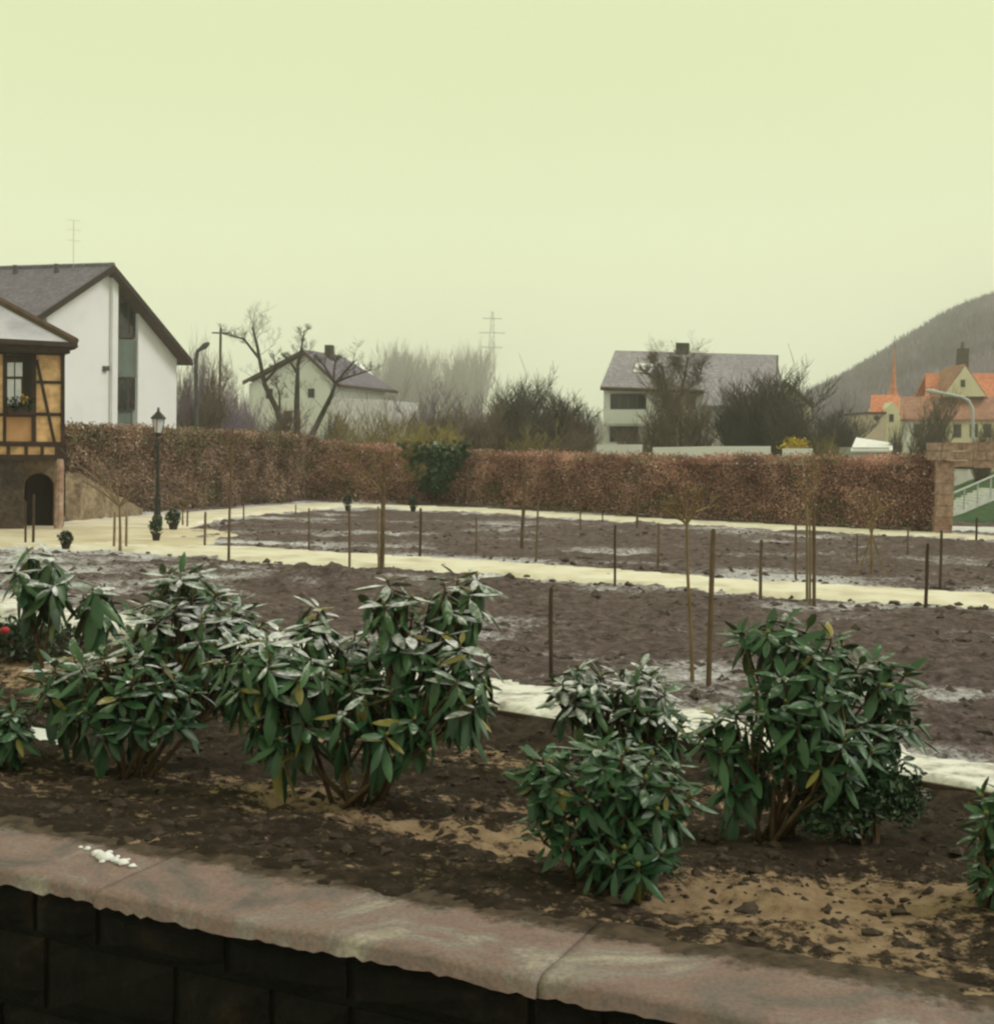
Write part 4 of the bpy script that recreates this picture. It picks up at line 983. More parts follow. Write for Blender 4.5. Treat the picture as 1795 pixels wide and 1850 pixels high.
part('roof', 'brown_wood', ob, [Wb(1745, 847), Wb(1774, 851), Wb(1775, 848), Wb(1745, 843)], (0, 3.2, 0))
bn = thing('rubbish_bin', 'black wheeled bin at the top of the garden steps', 'bin', tuple(at(1786, 886, 51.5)))
bp = at(1786, 886, 51.5)
MB().prism([bp + Vector((-.22, 0, -.7)), bp + Vector((.22, 0, -.7)), bp + Vector((.27, -.04, .35)), bp + Vector((-.27, -.04, .35))], (0, .5, 0)).build('body', 'black_iron', bn)
MB().prism([bp + Vector((-.3, -.08, .36)), bp + Vector((.3, -.08, .36)), bp + Vector((.28, -.02, .44)), bp + Vector((-.28, -.02, .44))], (0, .6, 0)).build('lid', 'black_iron', bn)
for s_ in (-1, 1): MB().tube([bp + Vector((s_ * .2 - .03, .45, -.72)), bp + Vector((s_ * .2 + .03, .45, -.72))], .1, 10).build('wheel', 'black_iron', bn)

# ------------------------------------------------------------------ lamps, pylon, poles
lp = g(284, 953); lt = at(289, 736, lp.y); ls = (lp - at(285, 953 + 100, lp.y)).length / 100       # metres per photo pixel there
lamp = thing('garden_lamp', 'old fashioned black lantern on a slim post beside the court', 'lamp post', tuple(lp))
H = lt.z; bx = lp.xy
MB().lathe((*bx, -.1), [(.13, 0), (.13, .35), (.085, .42), (.07, .8), (.045, .86), (.04, H - .80), (.055, H - .78), (.03, H - .72)], 10).build('post', 'black_iron', lamp)
MB().tube([Vector((bx.x - .2, bx.y, H - .84)), Vector((bx.x + .2, bx.y, H - .84))], .015, 5).build('ladder_bar', 'black_iron', lamp)
lan = MB().lathe((*bx, H - .62), [(.085, 0), (.15, .34)], 4).build('lantern_glass', 'curtain', lamp)
for q in range(4):
    th_ = math.pi / 2 * q; MB().tube([Vector((bx.x + .087 * math.cos(th_), bx.y + .087 * math.sin(th_), H - .63)), Vector((bx.x + .155 * math.cos(th_), bx.y + .155 * math.sin(th_), H - .27))], .012, 4).build('lantern_bar', 'black_iron', lan)
MB().lathe((*bx, H - .28), [(.19, 0), (.19, .025), (.07, .15), (.03, .19), (.035, .24), (.008, .29)], 8).build('lantern_roof', 'black_iron', lamp)
MB().lathe((*bx, H - .72), [(.04, 0), (.1, .06), (.1, .10)], 8).build('lantern_base', 'black_iron', lamp)

def street_lamp(label, pts, r, mat, head):
    b = pts[0]; t = thing('street_lamp', label, 'street lamp', (b.x, b.y, 0), 'street lamps beyond the hedge')
    MB().tube([Vector((b.x, b.y, -.2))] + pts, [r * 1.4] + [r] * len(pts), 8).build('post', mat, t)
    h = head; d = (pts[-1] - pts[-2]).normalized()
    MB().tube([pts[-1] - d * .1, pts[-1] + d * h * .5, pts[-1] + d * h], [.07, .12, .05], 6).build('lamp_head', mat, t)
Yl = 50
street_lamp('dark street lamp post beside the eaves of the white house', [at(355, 760, Yl), at(354, 700, Yl), at(354, 650, Yl), at(357, 634, Yl), at(364, 629, Yl)], .075, 'dark_metal', .35)
Yl = 60
street_lamp('pale curved street lamp in front of the orange roofed house', [at(1757, 830, Yl), at(1757, 770, Yl), at(1756, 738, Yl), at(1749, 724, Yl), at(1736, 717, Yl), at(1716, 713, Yl), at(1694, 709, Yl)], .075, 'grey_metal', .55)
# lattice pylon far away
pb = at(886, 720, 560); pt = at(886, 562, 560); hp = pt.z
py_ = thing('power_pylon', 'faint lattice electricity pylon fading into the haze', 'pylon', (pb.x, pb.y, 0))
for sx in (-1, 1):
    for sy in (-1, 1): MB().tube([Vector((pb.x + sx * 3, pb.y + sy * 3, -1)), Vector((pb.x + sx * .4, pb.y + sy * .4, hp))], .13, 3).build('leg', 'dark_metal', py_)
br = MB()
for i in range(12):
    z0, z1 = hp * i / 12, hp * (i + 1) / 12; r0, r1 = 3 - 2.6 * i / 12, 3 - 2.6 * (i + 1) / 12
    for (a, b) in (((-1, -1), (1, -1)), ((1, 1), (-1, 1))):
        br.tube([Vector((pb.x + a[0] * r0, pb.y + a[1] * r0, z0)), Vector((pb.x + b[0] * r1, pb.y + b[1] * r1, z1))], .07, 3)
        br.tube([Vector((pb.x + b[0] * r0, pb.y + b[1] * r0, z0)), Vector((pb.x + a[0] * r1, pb.y + a[1] * r1, z1))], .07, 3)
br.build('bracing', 'dark_metal', py_)
for z, l in ((hp - 3, 4), (hp - 9, 5.5), (hp - 15, 4.5)): MB().tube([Vector((pb.x - l, pb.y, z)), Vector((pb.x + l, pb.y, z))], .16, 4).build('crossarm', 'dark_metal', py_)
up = at(397, 720, 78); ut = at(397, 592, 78)
upt = thing('utility_pole', 'thin wooden utility pole behind the bare tree', 'pole', (up.x, up.y, 0))
MB().tube([Vector((up.x, up.y, -.3)), Vector((up.x, up.y, ut.z))], [.11, .08], 6).build('post', 'bark', upt)
MB().tube([Vector((up.x - .5, up.y, ut.z - .3)), Vector((up.x + .5, up.y, ut.z - .3))], .045, 4).build('crossarm', 'bark', upt)

# ------------------------------------------------------------------ bare trees and shrubs
def grow(mb, p, d, L, r, lev, rnd, spread=0.75, up=0.12, nchild=4, sides=3, seg=3):
    pts = [p]; dd = d.copy(); rr = [r]
    for i in range(seg):
        dd = (dd + Vector((rnd.gauss(0, .16), rnd.gauss(0, .16), rnd.gauss(0, .12) + up * .5))).normalized()
        pts.append(pts[-1] + dd * (L / seg)); rr.append(r * (1 - .55 * (i + 1) / seg))
    mb.tube(pts, rr, sides, cap=False)
    if lev <= 0: return
    for c in range(nchild):
        t = rnd.uniform(.3, 1.0); k = min(int(t * seg), seg - 1); q = pts[k].lerp(pts[k + 1], t * seg - k)
        az = rnd.uniform(0, 6.283); side = Vector((math.cos(az), math.sin(az), rnd.uniform(-.25, .5)))
        nd = (dd * (1 - spread * .6) + side * spread).normalized(); nd.z += up; nd.normalize()
        grow(mb, q, nd, L * rnd.uniform(.42, .72), max(r * .5, .0035), lev - 1, rnd, spread, up, nchild, sides, 2)
def shrub_proto(name, seed, mat, stems=13, lev=3, nchild=4, h=1.0, wdt=.6, up=.16):
    """unit-height bare shrub at the origin"""
    rnd = random.Random(seed); t = thing(name, 'x', 'shrub', (0, 0, 0)); t['proto'] = 1
    main = MB(); tw = MB()
    for s in range(stems):
        az = 6.283 * s / stems + rnd.uniform(-.3, .3); lean = rnd.uniform(.1, 1.0) * wdt
        d = Vector((math.cos(az) * lean, math.sin(az) * lean, 1)).normalized(); p = Vector((math.cos(az) * .05, math.sin(az) * .05, -.03))
        grow(tw, p, d, h * rnd.uniform(.45, .66), .013, lev, rnd, .7, up, nchild)
        main.tube([p, p + d * .3], [.018, .012], 4)
    # normalise so the crown is 1 high and 1 wide
    V = np.array(tw.v); kz = 1.0 / np.percentile(V[:, 2], 99.3); kx = 1.0 / (2 * np.percentile(np.abs(V[:, 0]), 98)); 
    for m in (main, tw): m.v = [(x * kx, y * kx, z * kz) for x, y, z in m.v]
    main.build('trunk', 'bark', t); tag(tw.build('twigs', mat, t), kind='stuff')
    del t['proto']; return t
protos = {}
def shrub(kind, label, px, py_base, py_top, wpx, Y, rz=0.0, name='bare_shrub', group='bare shrubs and thickets beyond the hedge', z0=0.0, cat='shrub'):
    """place a shrub whose crown top is at py_top, wpx photo pixels wide, at depth Y"""
    if kind not in protos: protos[kind] = [None, None, 0]
    mat, seed, args = KINDS[kind]
    top = at(px, py_top, Y); wid = wpx * Y / FPX
    if protos[kind][0] is None:
        t = shrub_proto(name, seed, mat, **args); protos[kind] = [t, tree_of(t), 0]; o = t
    else: o = copy_tree(protos[kind][0], protos[kind][1])
    o.name = name
    o.location = (top.x, top.y, z0); o.scale = (wid, wid, top.z - z0); o.rotation_euler = (0, 0, rz)
    tag(o, label, cat, group); return o
KINDS = {'purple': ('twig_purple', 5, dict(stems=12, nchild=5)), 'brown': ('twig_brown', 6, dict(stems=13, nchild=5)), 'dark': ('twig_dark', 8, dict(stems=15, nchild=5, wdt=.8)),
         'purple2': ('twig_purple', 15, dict(stems=10, nchild=5, wdt=.9)), 'olive': ('twig_olive', 25, dict(stems=16, nchild=4)), 'yellow': ('twig_yellow', 26, dict(stems=16, nchild=4)),
         'dense': ('twig_dark', 44, dict(stems=26, nchild=6, wdt=.8)), 'poplar': ('twig_purple', 33, dict(stems=7, nchild=5, wdt=.25, up=.5))}
# thicket between the two white houses
for i, (px, pt_, wp, Y, kd) in enumerate([(345, 640, 70, 58, 'purple'), (382, 652, 80, 64, 'brown'), (410, 668, 70, 60, 'purple2'), (442, 692, 60, 66, 'purple'), (330, 672, 60, 62, 'brown'), (372, 700, 90, 57, 'brown'), (425, 712, 90, 56, 'purple2'), (365, 615, 46, 75, 'purple')]):
    shrub(kd, 'bare purple brown shrub in the thicket right of the white gabled house', px, 780, pt_, wp, Y, i * 1.3, group='thicket beside the white gabled house')
for i, (px, pt_, wp, Y, kd) in enumerate([(505, 735, 90, 60, 'brown'), (555, 745, 80, 60, 'purple2'), (470, 728, 70, 63, 'purple'), (600, 742, 60, 62, 'brown')]):
    shrub(kd, 'low bare shrub in front of the small white cottage', px, 790, pt_, wp, Y, i * 1.9, group='low shrubs before the white cottage')
for i, (px, pt_, wp, Y) in enumerate([(628, 728, 80, 60), (690, 722, 90, 62), (738, 728, 70, 64), (655, 760, 80, 55)]):
    shrub('olive', ['straw coloured shrub before the wing of the white cottage', 'widest straw coloured shrub just beyond the white cottage wing', 'straw coloured shrub next to the yellow twigged ones', 'lowest straw coloured shrub just above the hedge'][i], px, 800, pt_, wp, Y, i * 1.1, group='straw coloured shrubs behind the hedge')
for i, (px, pt_, wp, Y) in enumerate([(765, 765, 90, 54), (805, 772, 70, 54), (735, 782, 60, 52)]):
    shrub('yellow', ['largest yellow twigged shrub behind the ivy clump', 'yellow twigged shrub between ivy clump and the purple shrubs', 'smallest yellow twigged shrub by the straw coloured ones'][i], px, 805, pt_, wp, Y, i * 1.7, group='yellow twigged shrubs behind the ivy')
for i, (px, pt_, wp, Y, kd) in enumerate([(770, 695, 100, 88, 'purple'), (820, 705, 100, 84, 'purple2'), (862, 712, 90, 78, 'purple'), (712, 700, 80, 92, 'purple2'), (850, 748, 110, 66, 'brown'), (800, 735, 90, 74, 'brown')]):
    shrub(kd, 'greyish purple bare shrub in the row behind the ivy clump', px, 800, pt_, wp, Y, i * 1.4, group='purple shrubs behind the ivy')
for i, (px, pt_, wp, Y, kd) in enumerate([(935, 690, 100, 70, 'dense'), (900, 722, 70, 68, 'brown'), (1015, 716, 110, 70, 'dense'), (975, 728, 90, 66, 'dark'), (1045, 742, 70, 68, 'brown'), (965, 768, 130, 60, 'olive'), (1030, 780, 90, 58, 'brown')]):
    shrub(kd, ['tallest dark dense shrub between the ivy and the grey roofed house', 'narrow brown shrub beside the tallest dark shrub, towards the ivy', 'broad dark dense shrub close to the grey roofed house', 'dark shrub filling the gap between the tallest and the broad one', 'brown shrub directly against the balcony end of the grey roofed house', 'straw coloured low shrub in front of the tallest dark shrub', 'low brown shrub in front of the broad dark shrub'][i], px, 810, pt_, wp, Y, i * 2.1, group='dark shrubs left of the grey roofed house')
for i, (px, pt_, wp, Y) in enumerate([(1180, 742, 70, 74), (1262, 735, 70, 74), (1140, 772, 60, 72)]):
    shrub('brown', ['brown bare shrub between the balcony and the tree with two stems', 'brown bare shrub between the tree with two stems and the bushy tree', 'low brown bare shrub right below the balcony'][i], px, 815, pt_, wp, Y, i * 1.7, group='shrubs before the grey roofed house')
shrub('brown', 'tall twiggy brown shrub growing round the tree with two stems', 1222, 815, 668, 110, 73, 2.9, group=None)
shrub('dense', 'big dark dense bushy tree before the right end of the grey roof', 1382, 815, 678, 150, 76, .4, name='bushy_tree', group=None, cat='tree')
shrub('dense', 'dark dense shrub below the bushy tree beside the cream cottage', 1425, 815, 730, 74, 73, 5.0, group=None)
shrub('dense', 'dark dense shrub before the white wall of the grey roofed house', 1338, 815, 708, 70, 75, 3.4, group=None)
shrub('dense', 'broad dark shrub between the cream cottage and the pinkish house', 1505, 815, 742, 90, 84, .9, group=None)
shrub('dark', 'dark shrub standing left of the pinkish house', 1535, 815, 752, 60, 88, 1.9, group=None)
shrub('olive', 'tawny low shrub right of the yellow flowering bush', 1495, 815, 778, 60, 66, 1.2, group=None)
shrub('brown', 'round reddish brown bare tree before the orange roofed house', 1690, 820, 708, 80, 80, .2, name='bare_tree', group=None, cat='tree')
shrub('dark', 'small dark shrub under the windows of the orange roofed house', 1668, 825, 765, 60, 66, 2.2, group=None)
shrub('dark', 'dark upright shrub between the pinkish and the orange roofed house', 1622, 825, 755, 30, 72, 1.2, group=None)
shrub('brown', 'brown shrub growing above the gateway lintel', 1775, 830, 768, 60, 52, 1.0, group=None)
shrub('brown', 'brown thicket seen through the gateway left of the outbuilding', 1738, 890, 838, 60, 58, 1.6, group=None)
shrub('purple', 'pale bare shrub seen through the gateway behind the bin', 1810, 890, 836, 70, 62, .6, group=None)
for i, (px, pt_, wp, Y) in enumerate([(705, 632, 34, 260), (728, 624, 40, 270), (752, 628, 36, 280), (690, 648, 30, 255), (778, 640, 34, 300), (832, 630, 30, 300), (848, 624, 34, 310), (864, 636, 28, 320), (812, 644, 34, 320)]):
    shrub('poplar', 'tall slender bare tree fading into the haze', px, 760, pt_, wp * 1.5, Y * 1.7, i * .8, name='hazy_tree', group='hazy tall trees far behind', cat='tree')
# far row of woods on the horizon
tv = []
for q in range(9000):
    x = RS.uniform(-260, 330); y = RS.uniform(380, 620); h = 5 + 9 * vnoise(np.array([x / 25]), np.array([y / 60]), 3)[0] + 3 * RS.rand(); wd = .5 + .8 * RS.rand()
    tv += [(x - wd, y, -1), (x + wd, y, -1), (x + RS.normal(0, 1), y, h)]
tag(link(bpy.data.objects.new('far_wood', quads_mesh('far_wood', 'twig_purple', np.array(tv), per=3))), 'pale far wood along the misty horizon', 'wood', kind='stuff')
# yellow flowering bush
fy = at(1436, 800, 66); fb = thing('forsythia_bush', 'yellow flowering bush below the cream cottage', 'bush', (fy.x, fy.y, 0))
P = np.array([tuple(at(random.gauss(1436, 13), 800 + random.gauss(0, 6) + abs(random.gauss(0, 5)), 66 + random.uniform(-.6, .6))) for _ in range(420)])
o = link(bpy.data.objects.new('blossoms', quads_mesh('blossoms', 'forsythia', leaf_cloud(P, 0.06, .8), off=tuple(org(fb))))); o.parent = fb; tag(o, kind='stuff')
mb = MB()
for q in range(16): mb.tube([Vector((fy.x + random.uniform(-.1, .1), fy.y, -.1)), Vector((fy.x + random.uniform(-.5, .5), fy.y + random.uniform(-.4, .4), fy.z + random.uniform(-.2, .25)))], [.02, .008], 3)
mb.build('stems', 'twig_brown', fb)

# big bare tree in front of the small cottage: three stems with guide lines read off the photograph
def guided_tree(name, label, base, guides, Y, mat, r0, seed, lev=2, tl=.22, per=7, up=.25, twig_mat=None, cat='tree', tw_r=.018):
    rnd = random.Random(seed); t = thing(name, label, cat, tuple(base))
    tw = MB()
    for gi, gl in enumerate(guides):
        pts = [at(px, py, Y + rnd.uniform(-.4, .4) * (k > 0)) for k, (px, py) in enumerate(gl)]
        n = len(pts); mb = MB(); rr = [r0[gi] * (1 - .72 * k / (n - 1)) for k in range(n)]
        mb.tube(pts, rr, 6); mb.build('trunk' if gi < 3 and r0[gi] >= max(r0) * .9 else 'limb', mat, t)
        tot = sum((pts[k + 1] - pts[k]).length for k in range(n - 1))
        for q in range(per):
            u = rnd.uniform(.3, 1) * (n - 1); k = min(int(u), n - 2); p = pts[k].lerp(pts[k + 1], u - k)
            az = rnd.uniform(0, 6.28); d = ((pts[k + 1] - pts[k]).normalized() * .5 + Vector((math.cos(az), math.sin(az) * .8, rnd.uniform(-.1, .6)))).normalized()
            grow(tw, p, d, tot * tl * rnd.uniform(.6, 1.2), tw_r, lev, rnd, .65, up, 4)
    tag(tw.build('twigs', twig_mat or mat, t), kind='stuff'); return t
guided_tree('bare_tree', 'large bare tree with three spreading stems before the small cottage', drop(at(540, 775, 68), 0),
            [[(520, 800), (500, 740), (478, 695), (470, 655), (464, 622), (456, 590)], [(537, 800), (536, 730), (537, 690), (538, 660), (546, 630)], [(556, 800), (580, 752), (598, 715), (606, 692), (640, 652)],
             [(470, 650), (440, 612), (400, 602)], [(478, 690), (498, 668), (494, 640)], [(536, 672), (522, 650), (508, 640)], [(537, 662), (545, 625), (550, 596)], [(602, 690), (604, 660), (612, 642)], [(606, 690), (632, 680), (672, 668)], [(505, 742), (505, 712), (496, 686)], [(606, 695), (585, 660), (566, 640)]],
            68, 'bark', [.19, .20, .18, .09, .09, .09, .09, .08, .08, .08, .08], 4, lev=3, tl=.19, per=11, tw_r=.016, up=.12)
guided_tree('bare_tree', 'bare tree with two upright stems before the grey roofed house', drop(at(1222, 815, 74), 0),
            [[(1222, 830), (1216, 780), (1208, 720), (1200, 690), (1196, 660)], [(1228, 830), (1230, 770), (1228, 720), (1236, 680), (1242, 645)], [(1208, 720), (1190, 690), (1160, 668)], [(1228, 715), (1256, 690), (1272, 655)], [(1200, 688), (1182, 660), (1178, 645)], [(1234, 690), (1222, 665), (1216, 648)]],
            74, 'bark', [.12, .13, .05, .05, .05, .05], 14, lev=3, tl=.20, per=48, up=.03, twig_mat='twig_brown', tw_r=.02)

# ------------------------------------------------------------------ stakes and young trees in the garden
def stake(label, tx, ty, bx_, by_, wpx, mat, group, name='wooden_stake', pointed=False):
    b = g(bx_, by_, .02); tp = at(tx, ty, b.y); r = .84 * wpx * b.y / FPX / 2; d = (tp - b)
    lo = b - d.normalized() * .18
    mb = MB(); ang = random.uniform(0, 1.5); n = 7
    ks = [0, .3, .6, .9, .985, 1.0]; pts = [lo.lerp(tp, k) + Vector((random.uniform(-1, 1), random.uniform(-1, 1), 0)) * r * .18 for k in ks]
    mb.tube(pts, [r * 1.04, r, r * .98, r * .95, r * .9, r * .6], n)
    return mb.build(name, mat, None, smooth=False, loc=tuple(b), label=label, cat='stake', group=group)
GN, GM, GF = 'stakes in the bed before the path', 'stakes along the sandy path', 'thin stakes in the far bed'
stake('short dark brown stake beside the snow strip, left of the tall pale stake', 995, 1062, 995, 1228, 9.5, 'stake_dark', None)
stake('thick tall yellowish brown stake beside the slender young tree', 1288, 955, 1279, 1242, 12, 'stake', None)
for a in [(1375, 975, 1373, 1080, 7.5, 'stake'), (1675, 982, 1672, 1101, 8, 'stake_dark'), (1111, 948, 1110, 1063, 5.5, 'stake_dark'), (631, 915, 631, 1031, 5.5, 'stake')]:
    stake('plain thin stake standing at the near edge of the sandy path', *a, GM)
stake('paired stake at the path edge, supporting a young tree before the russet hedge', 1470, 912, 1470, 1099, 8, 'stake', 'paired stakes by the path')
stake('paired stake at the path edge, supporting a young tree before the russet hedge', 1457, 905, 1457, 1094, 6.5, 'stake_pale', 'paired stakes by the path')
for a in [(1437, 928, 1437, 1046, 5.5, 'stake'), (1700, 958, 1698, 1068, 6.5, 'stake_dark'), (1190, 945, 1188, 1031, 5, 'stake'), (1153, 840, 1150, 957, 5, 'stake'), (972, 905, 968, 1016, 4.5, 'stake'), (760, 918, 758, 1006, 6, 'stake_dark'),
          (558, 918, 558, 992, 4.5, 'stake'), (371, 925, 370, 986, 5.5, 'stake'), (440, 908, 440, 941, 3.5, 'stake'), (534, 912, 534, 932, 3, 'stake'), (339, 922, 338, 951, 4, 'stake'), (860, 935, 860, 1003, 4, 'stake'),
          (1048, 905, 1048, 958, 3.5, 'stake'), (1764, 935, 1763, 978, 5, 'stake_dark'), (1640, 950, 1639, 1010, 4, 'stake'), (1088, 925, 1088, 945, 3, 'stake_dark'), (1548, 965, 1547, 1022, 3.5, 'stake')]:
    stake('thin wooden stake in the bed between sandy path and hedge', *a, GF)
stake('tall strong stake leaning slightly before the russet hedge', 949, 835, 942, 994, 8, 'stake', None)
stake('stout stake close to a thinner one, between path and ivy', 693, 876, 690, 1030, 9, 'stake', None)
stake('thin stake touching the stout one below the ivy', 683, 915, 684, 1028, 5, 'stake_pale', None)
for a in [(207, 925, 206, 990, 6, 'stake_pale'), (228, 924, 228, 990, 6, 'stake_pale')]:
    stake('pale support post of the forked young tree on the court', *a, 'support posts of the forked tree')
for a in [(46, 905, 46, 984, 5, 'stake_dark'), (61, 893, 60, 984, 6, 'stake_dark')]:
    stake('dark stake before the arched doorway of the timbered house', *a, 'stakes before the arched doorway')

def sapling(label, bx_, by_, trunk, limbs, rpx, seed, mat='bark_young', per=4, tl=.5, lev=2, twm=None, group=None):
    b = g(bx_, by_, .02); Y = b.y; s = Y / FPX; rnd = random.Random(seed)
    t = thing('young_tree', label, 'tree', tuple(b), group)
    pts = [b - Z3 * .12] + [at(px, py, Y) for px, py in trunk]; n = len(pts)
    MB().tube(pts, [rpx * s * .5 * (1 - .4 * k / (n - 1)) for k in range(n)], 6).build('trunk', mat, t)
    tw = MB(); top = pts[-1]
    for l in limbs:
        lpts = [top] + [at(px, py, Y + rnd.uniform(-.25, .25)) for px, py in l]; m = len(lpts)
        MB().tube(lpts, [rpx * s * .28 * (1 - .6 * k / (m - 1)) for k in range(m)], 5).build('limb', mat, t)
        L = (lpts[-1] - lpts[0]).length
        for q in range(per):
            u = rnd.uniform(.25, 1) * (m - 1); k = min(int(u), m - 2); p = lpts[k].lerp(lpts[k + 1], u - k)
            d = ((lpts[k + 1] - lpts[k]).normalized() + Vector((rnd.gauss(0, .6), rnd.gauss(0, .6), rnd.gauss(.1, .4)))).normalized()
            grow(tw, p, d, L * tl * rnd.uniform(.6, 1.1), max(.006, rpx * s * .10), lev, rnd, .6, .1, 3)
    tag(tw.build('twigs', twm or mat, t), kind='stuff'); return t
sapling('forked young tree between pale posts on the court before the left hedge', 217, 996, [(217, 960), (216, 915)], [[(180, 870), (135, 835)], [(195, 880), (170, 832)], [(210, 880), (205, 840)], [(232, 885), (246, 856)], [(240, 895), (268, 875)], [(192, 895), (150, 868)]], 7, 51, per=3, tl=.4, twm='twig_brown')
sapling('slender young tree with small forked crown beside the thick tall stake', 1252, 1237, [(1248, 1150), (1242, 1040), (1240, 948)], [[(1222, 925), (1205, 905)], [(1238, 915), (1232, 880)], [(1256, 925), (1282, 915)], [(1225, 935), (1192, 915)], [(1250, 920), (1262, 890)]], 8, 52, per=4, tl=.45)
sapling('slim young tree rising from the path edge before the left hedge', 413, 1011, [(414, 950), (416, 880), (418, 832)], [[(408, 810), (398, 785)], [(424, 810), (436, 792)], [(419, 805), (421, 775)]], 6, 53, per=3, tl=.4, mat='stake')
sapling('young tree with russet twiggy crown held by the stout stake', 688, 1026, [(689, 960), (690, 890)], [[(665, 860), (632, 838)], [(680, 850), (672, 812)], [(705, 860), (738, 836)], [(695, 850), (706, 815)], [(655, 875), (612, 862)], [(712, 872), (748, 866)]], 6, 54, per=6, tl=.5, lev=3)
sapling('young tree tied between the paired stakes by the path', 1463, 1097, [(1463, 1000), (1462, 918)], [[(1450, 890), (1440, 862)], [(1468, 890), (1476, 850)], [(1460, 880), (1458, 846)]], 4.5, 55, per=4, tl=.5)
sapling('small bushy young tree in the far bed before the right end of the hedge', 1574, 1041, [(1574, 1000), (1574, 965)], [[(1566, 940), (1556, 918)], [(1580, 940), (1590, 915)], [(1574, 935), (1573, 905)], [(1562, 1000), (1552, 1030)], [(1586, 1000), (1594, 1028)]], 7, 56, per=5, tl=.5)
sapling('tiny young tree beside the clipped shrubs near the lantern post', 330, 951, [(330, 925)], [[(318, 905), (304, 888)], [(332, 905), (334, 884)], [(342, 908), (352, 892)]], 5, 57, per=4, tl=.5, twm='twig_brown')

# ------------------------------------------------------------------ clipped shrubs in pots
def pot_shrub(label, px, pyb, hpx, wpx):
    b = g(px, pyb, .06); s = b.y / FPX; h = hpx * s; w_ = wpx * s
    t = thing('potted_shrub', label, 'potted plant', tuple(b), 'small clipped evergreens in pots')
    ph = h * .32
    MB().lathe(b, [(w_ * .24, 0), (w_ * .33, ph * .85), (w_ * .37, ph * .86), (w_ * .37, ph), (w_ * .3, ph)], 12).build('pot', 'terracotta', t)
    P = []
    while len(P) < 420:
        v = np.array([random.gauss(0, 1) for _ in range(3)]); v /= np.linalg.norm(v); v *= random.uniform(.55, 1.03) * (1 + .12 * math.sin(v[0] * 5 + v[2] * 3))
        P.append((b.x + v[0] * w_ / 2, b.y + v[1] * w_ / 2, b.z + ph * .8 + (h - ph * .8) / 2 * (1 + v[2])))
    o = link(bpy.data.objects.new('foliage', quads_mesh('foliage', 'box_leaf', leaf_cloud(np.array(P), w_ * .085, .7), off=tuple(b)))); o.parent = t; tag(o, kind='stuff')
    MB().tube([b + Z3 * ph * .8, b + Z3 * h * .8], w_ * .05, 5).build('stem', 'bark', t)
pot_shrub('round clipped evergreen alone on the court near the timbered house', 119, 992, 34, 27)
pot_shrub('clipped evergreen directly at the foot of the lantern post', 282, 977, 44, 25)
pot_shrub('broad clipped evergreen just right of the lantern post', 313, 957, 38, 28)
pot_shrub('tiny clipped evergreen at the hedge corner, left of the ivy', 628, 923, 30, 17)
pot_shrub('tiny clipped evergreen on the far path below the ivy clump', 746, 924, 28, 17)

# ------------------------------------------------------------------ rhododendrons in the near bed
def leaf_shape(seed, droop, width, fold):
    rnd = random.Random(seed); V = []; Fc = []
    st = [(0.0, .10), (.12, .16), (.32, .82), (.55, 1.0), (.78, .74), (.94, .3), (1.0, .02)]
    tw = rnd.uniform(-.25, .25)
    for (y, w_) in st:
        z = -droop * y * y + .05 * y; hw = width * w_ / 2
        for sx in (-1, 0, 1): V.append((sx * hw, y, z + fold * hw * abs(sx) * 1.0 + tw * sx * hw * y))
    for i in range(len(st) - 1):
        for j in range(2): a = i * 3 + j; Fc.append((a, a + 1, a + 4, a + 3))
    return np.array(V), Fc
LEAVES = [leaf_shape(s, d, w_, f) for s, d, w_, f in ((1, .10, .31, .25), (2, .22, .29, -.25), (3, .32, .33, -.35), (4, .14, .35, .15), (5, .40, .30, -.5), (6, .52, .26, -.8), (7, .28, .28, -.6), (8, .05, .32, .45))]
LMESH = {}
def leaf_mesh(i, mat):
    if (i, mat) not in LMESH:
        me = bpy.data.meshes.new('leaf'); me.from_pydata(LEAVES[i][0].tolist(), [], LEAVES[i][1]); me.materials.append(MATS[mat])
        me.polygons.foreach_set('use_smooth', [True] * len(me.polygons)); me.update(); LMESH[i, mat] = me
    return LMESH[i, mat]
bud_me = MB().lathe((0, 0, 0), [(.25, 0), (.5, .35), (.35, .75), (.05, 1.0)], 6).mesh('bud', 'bud', smooth=True)
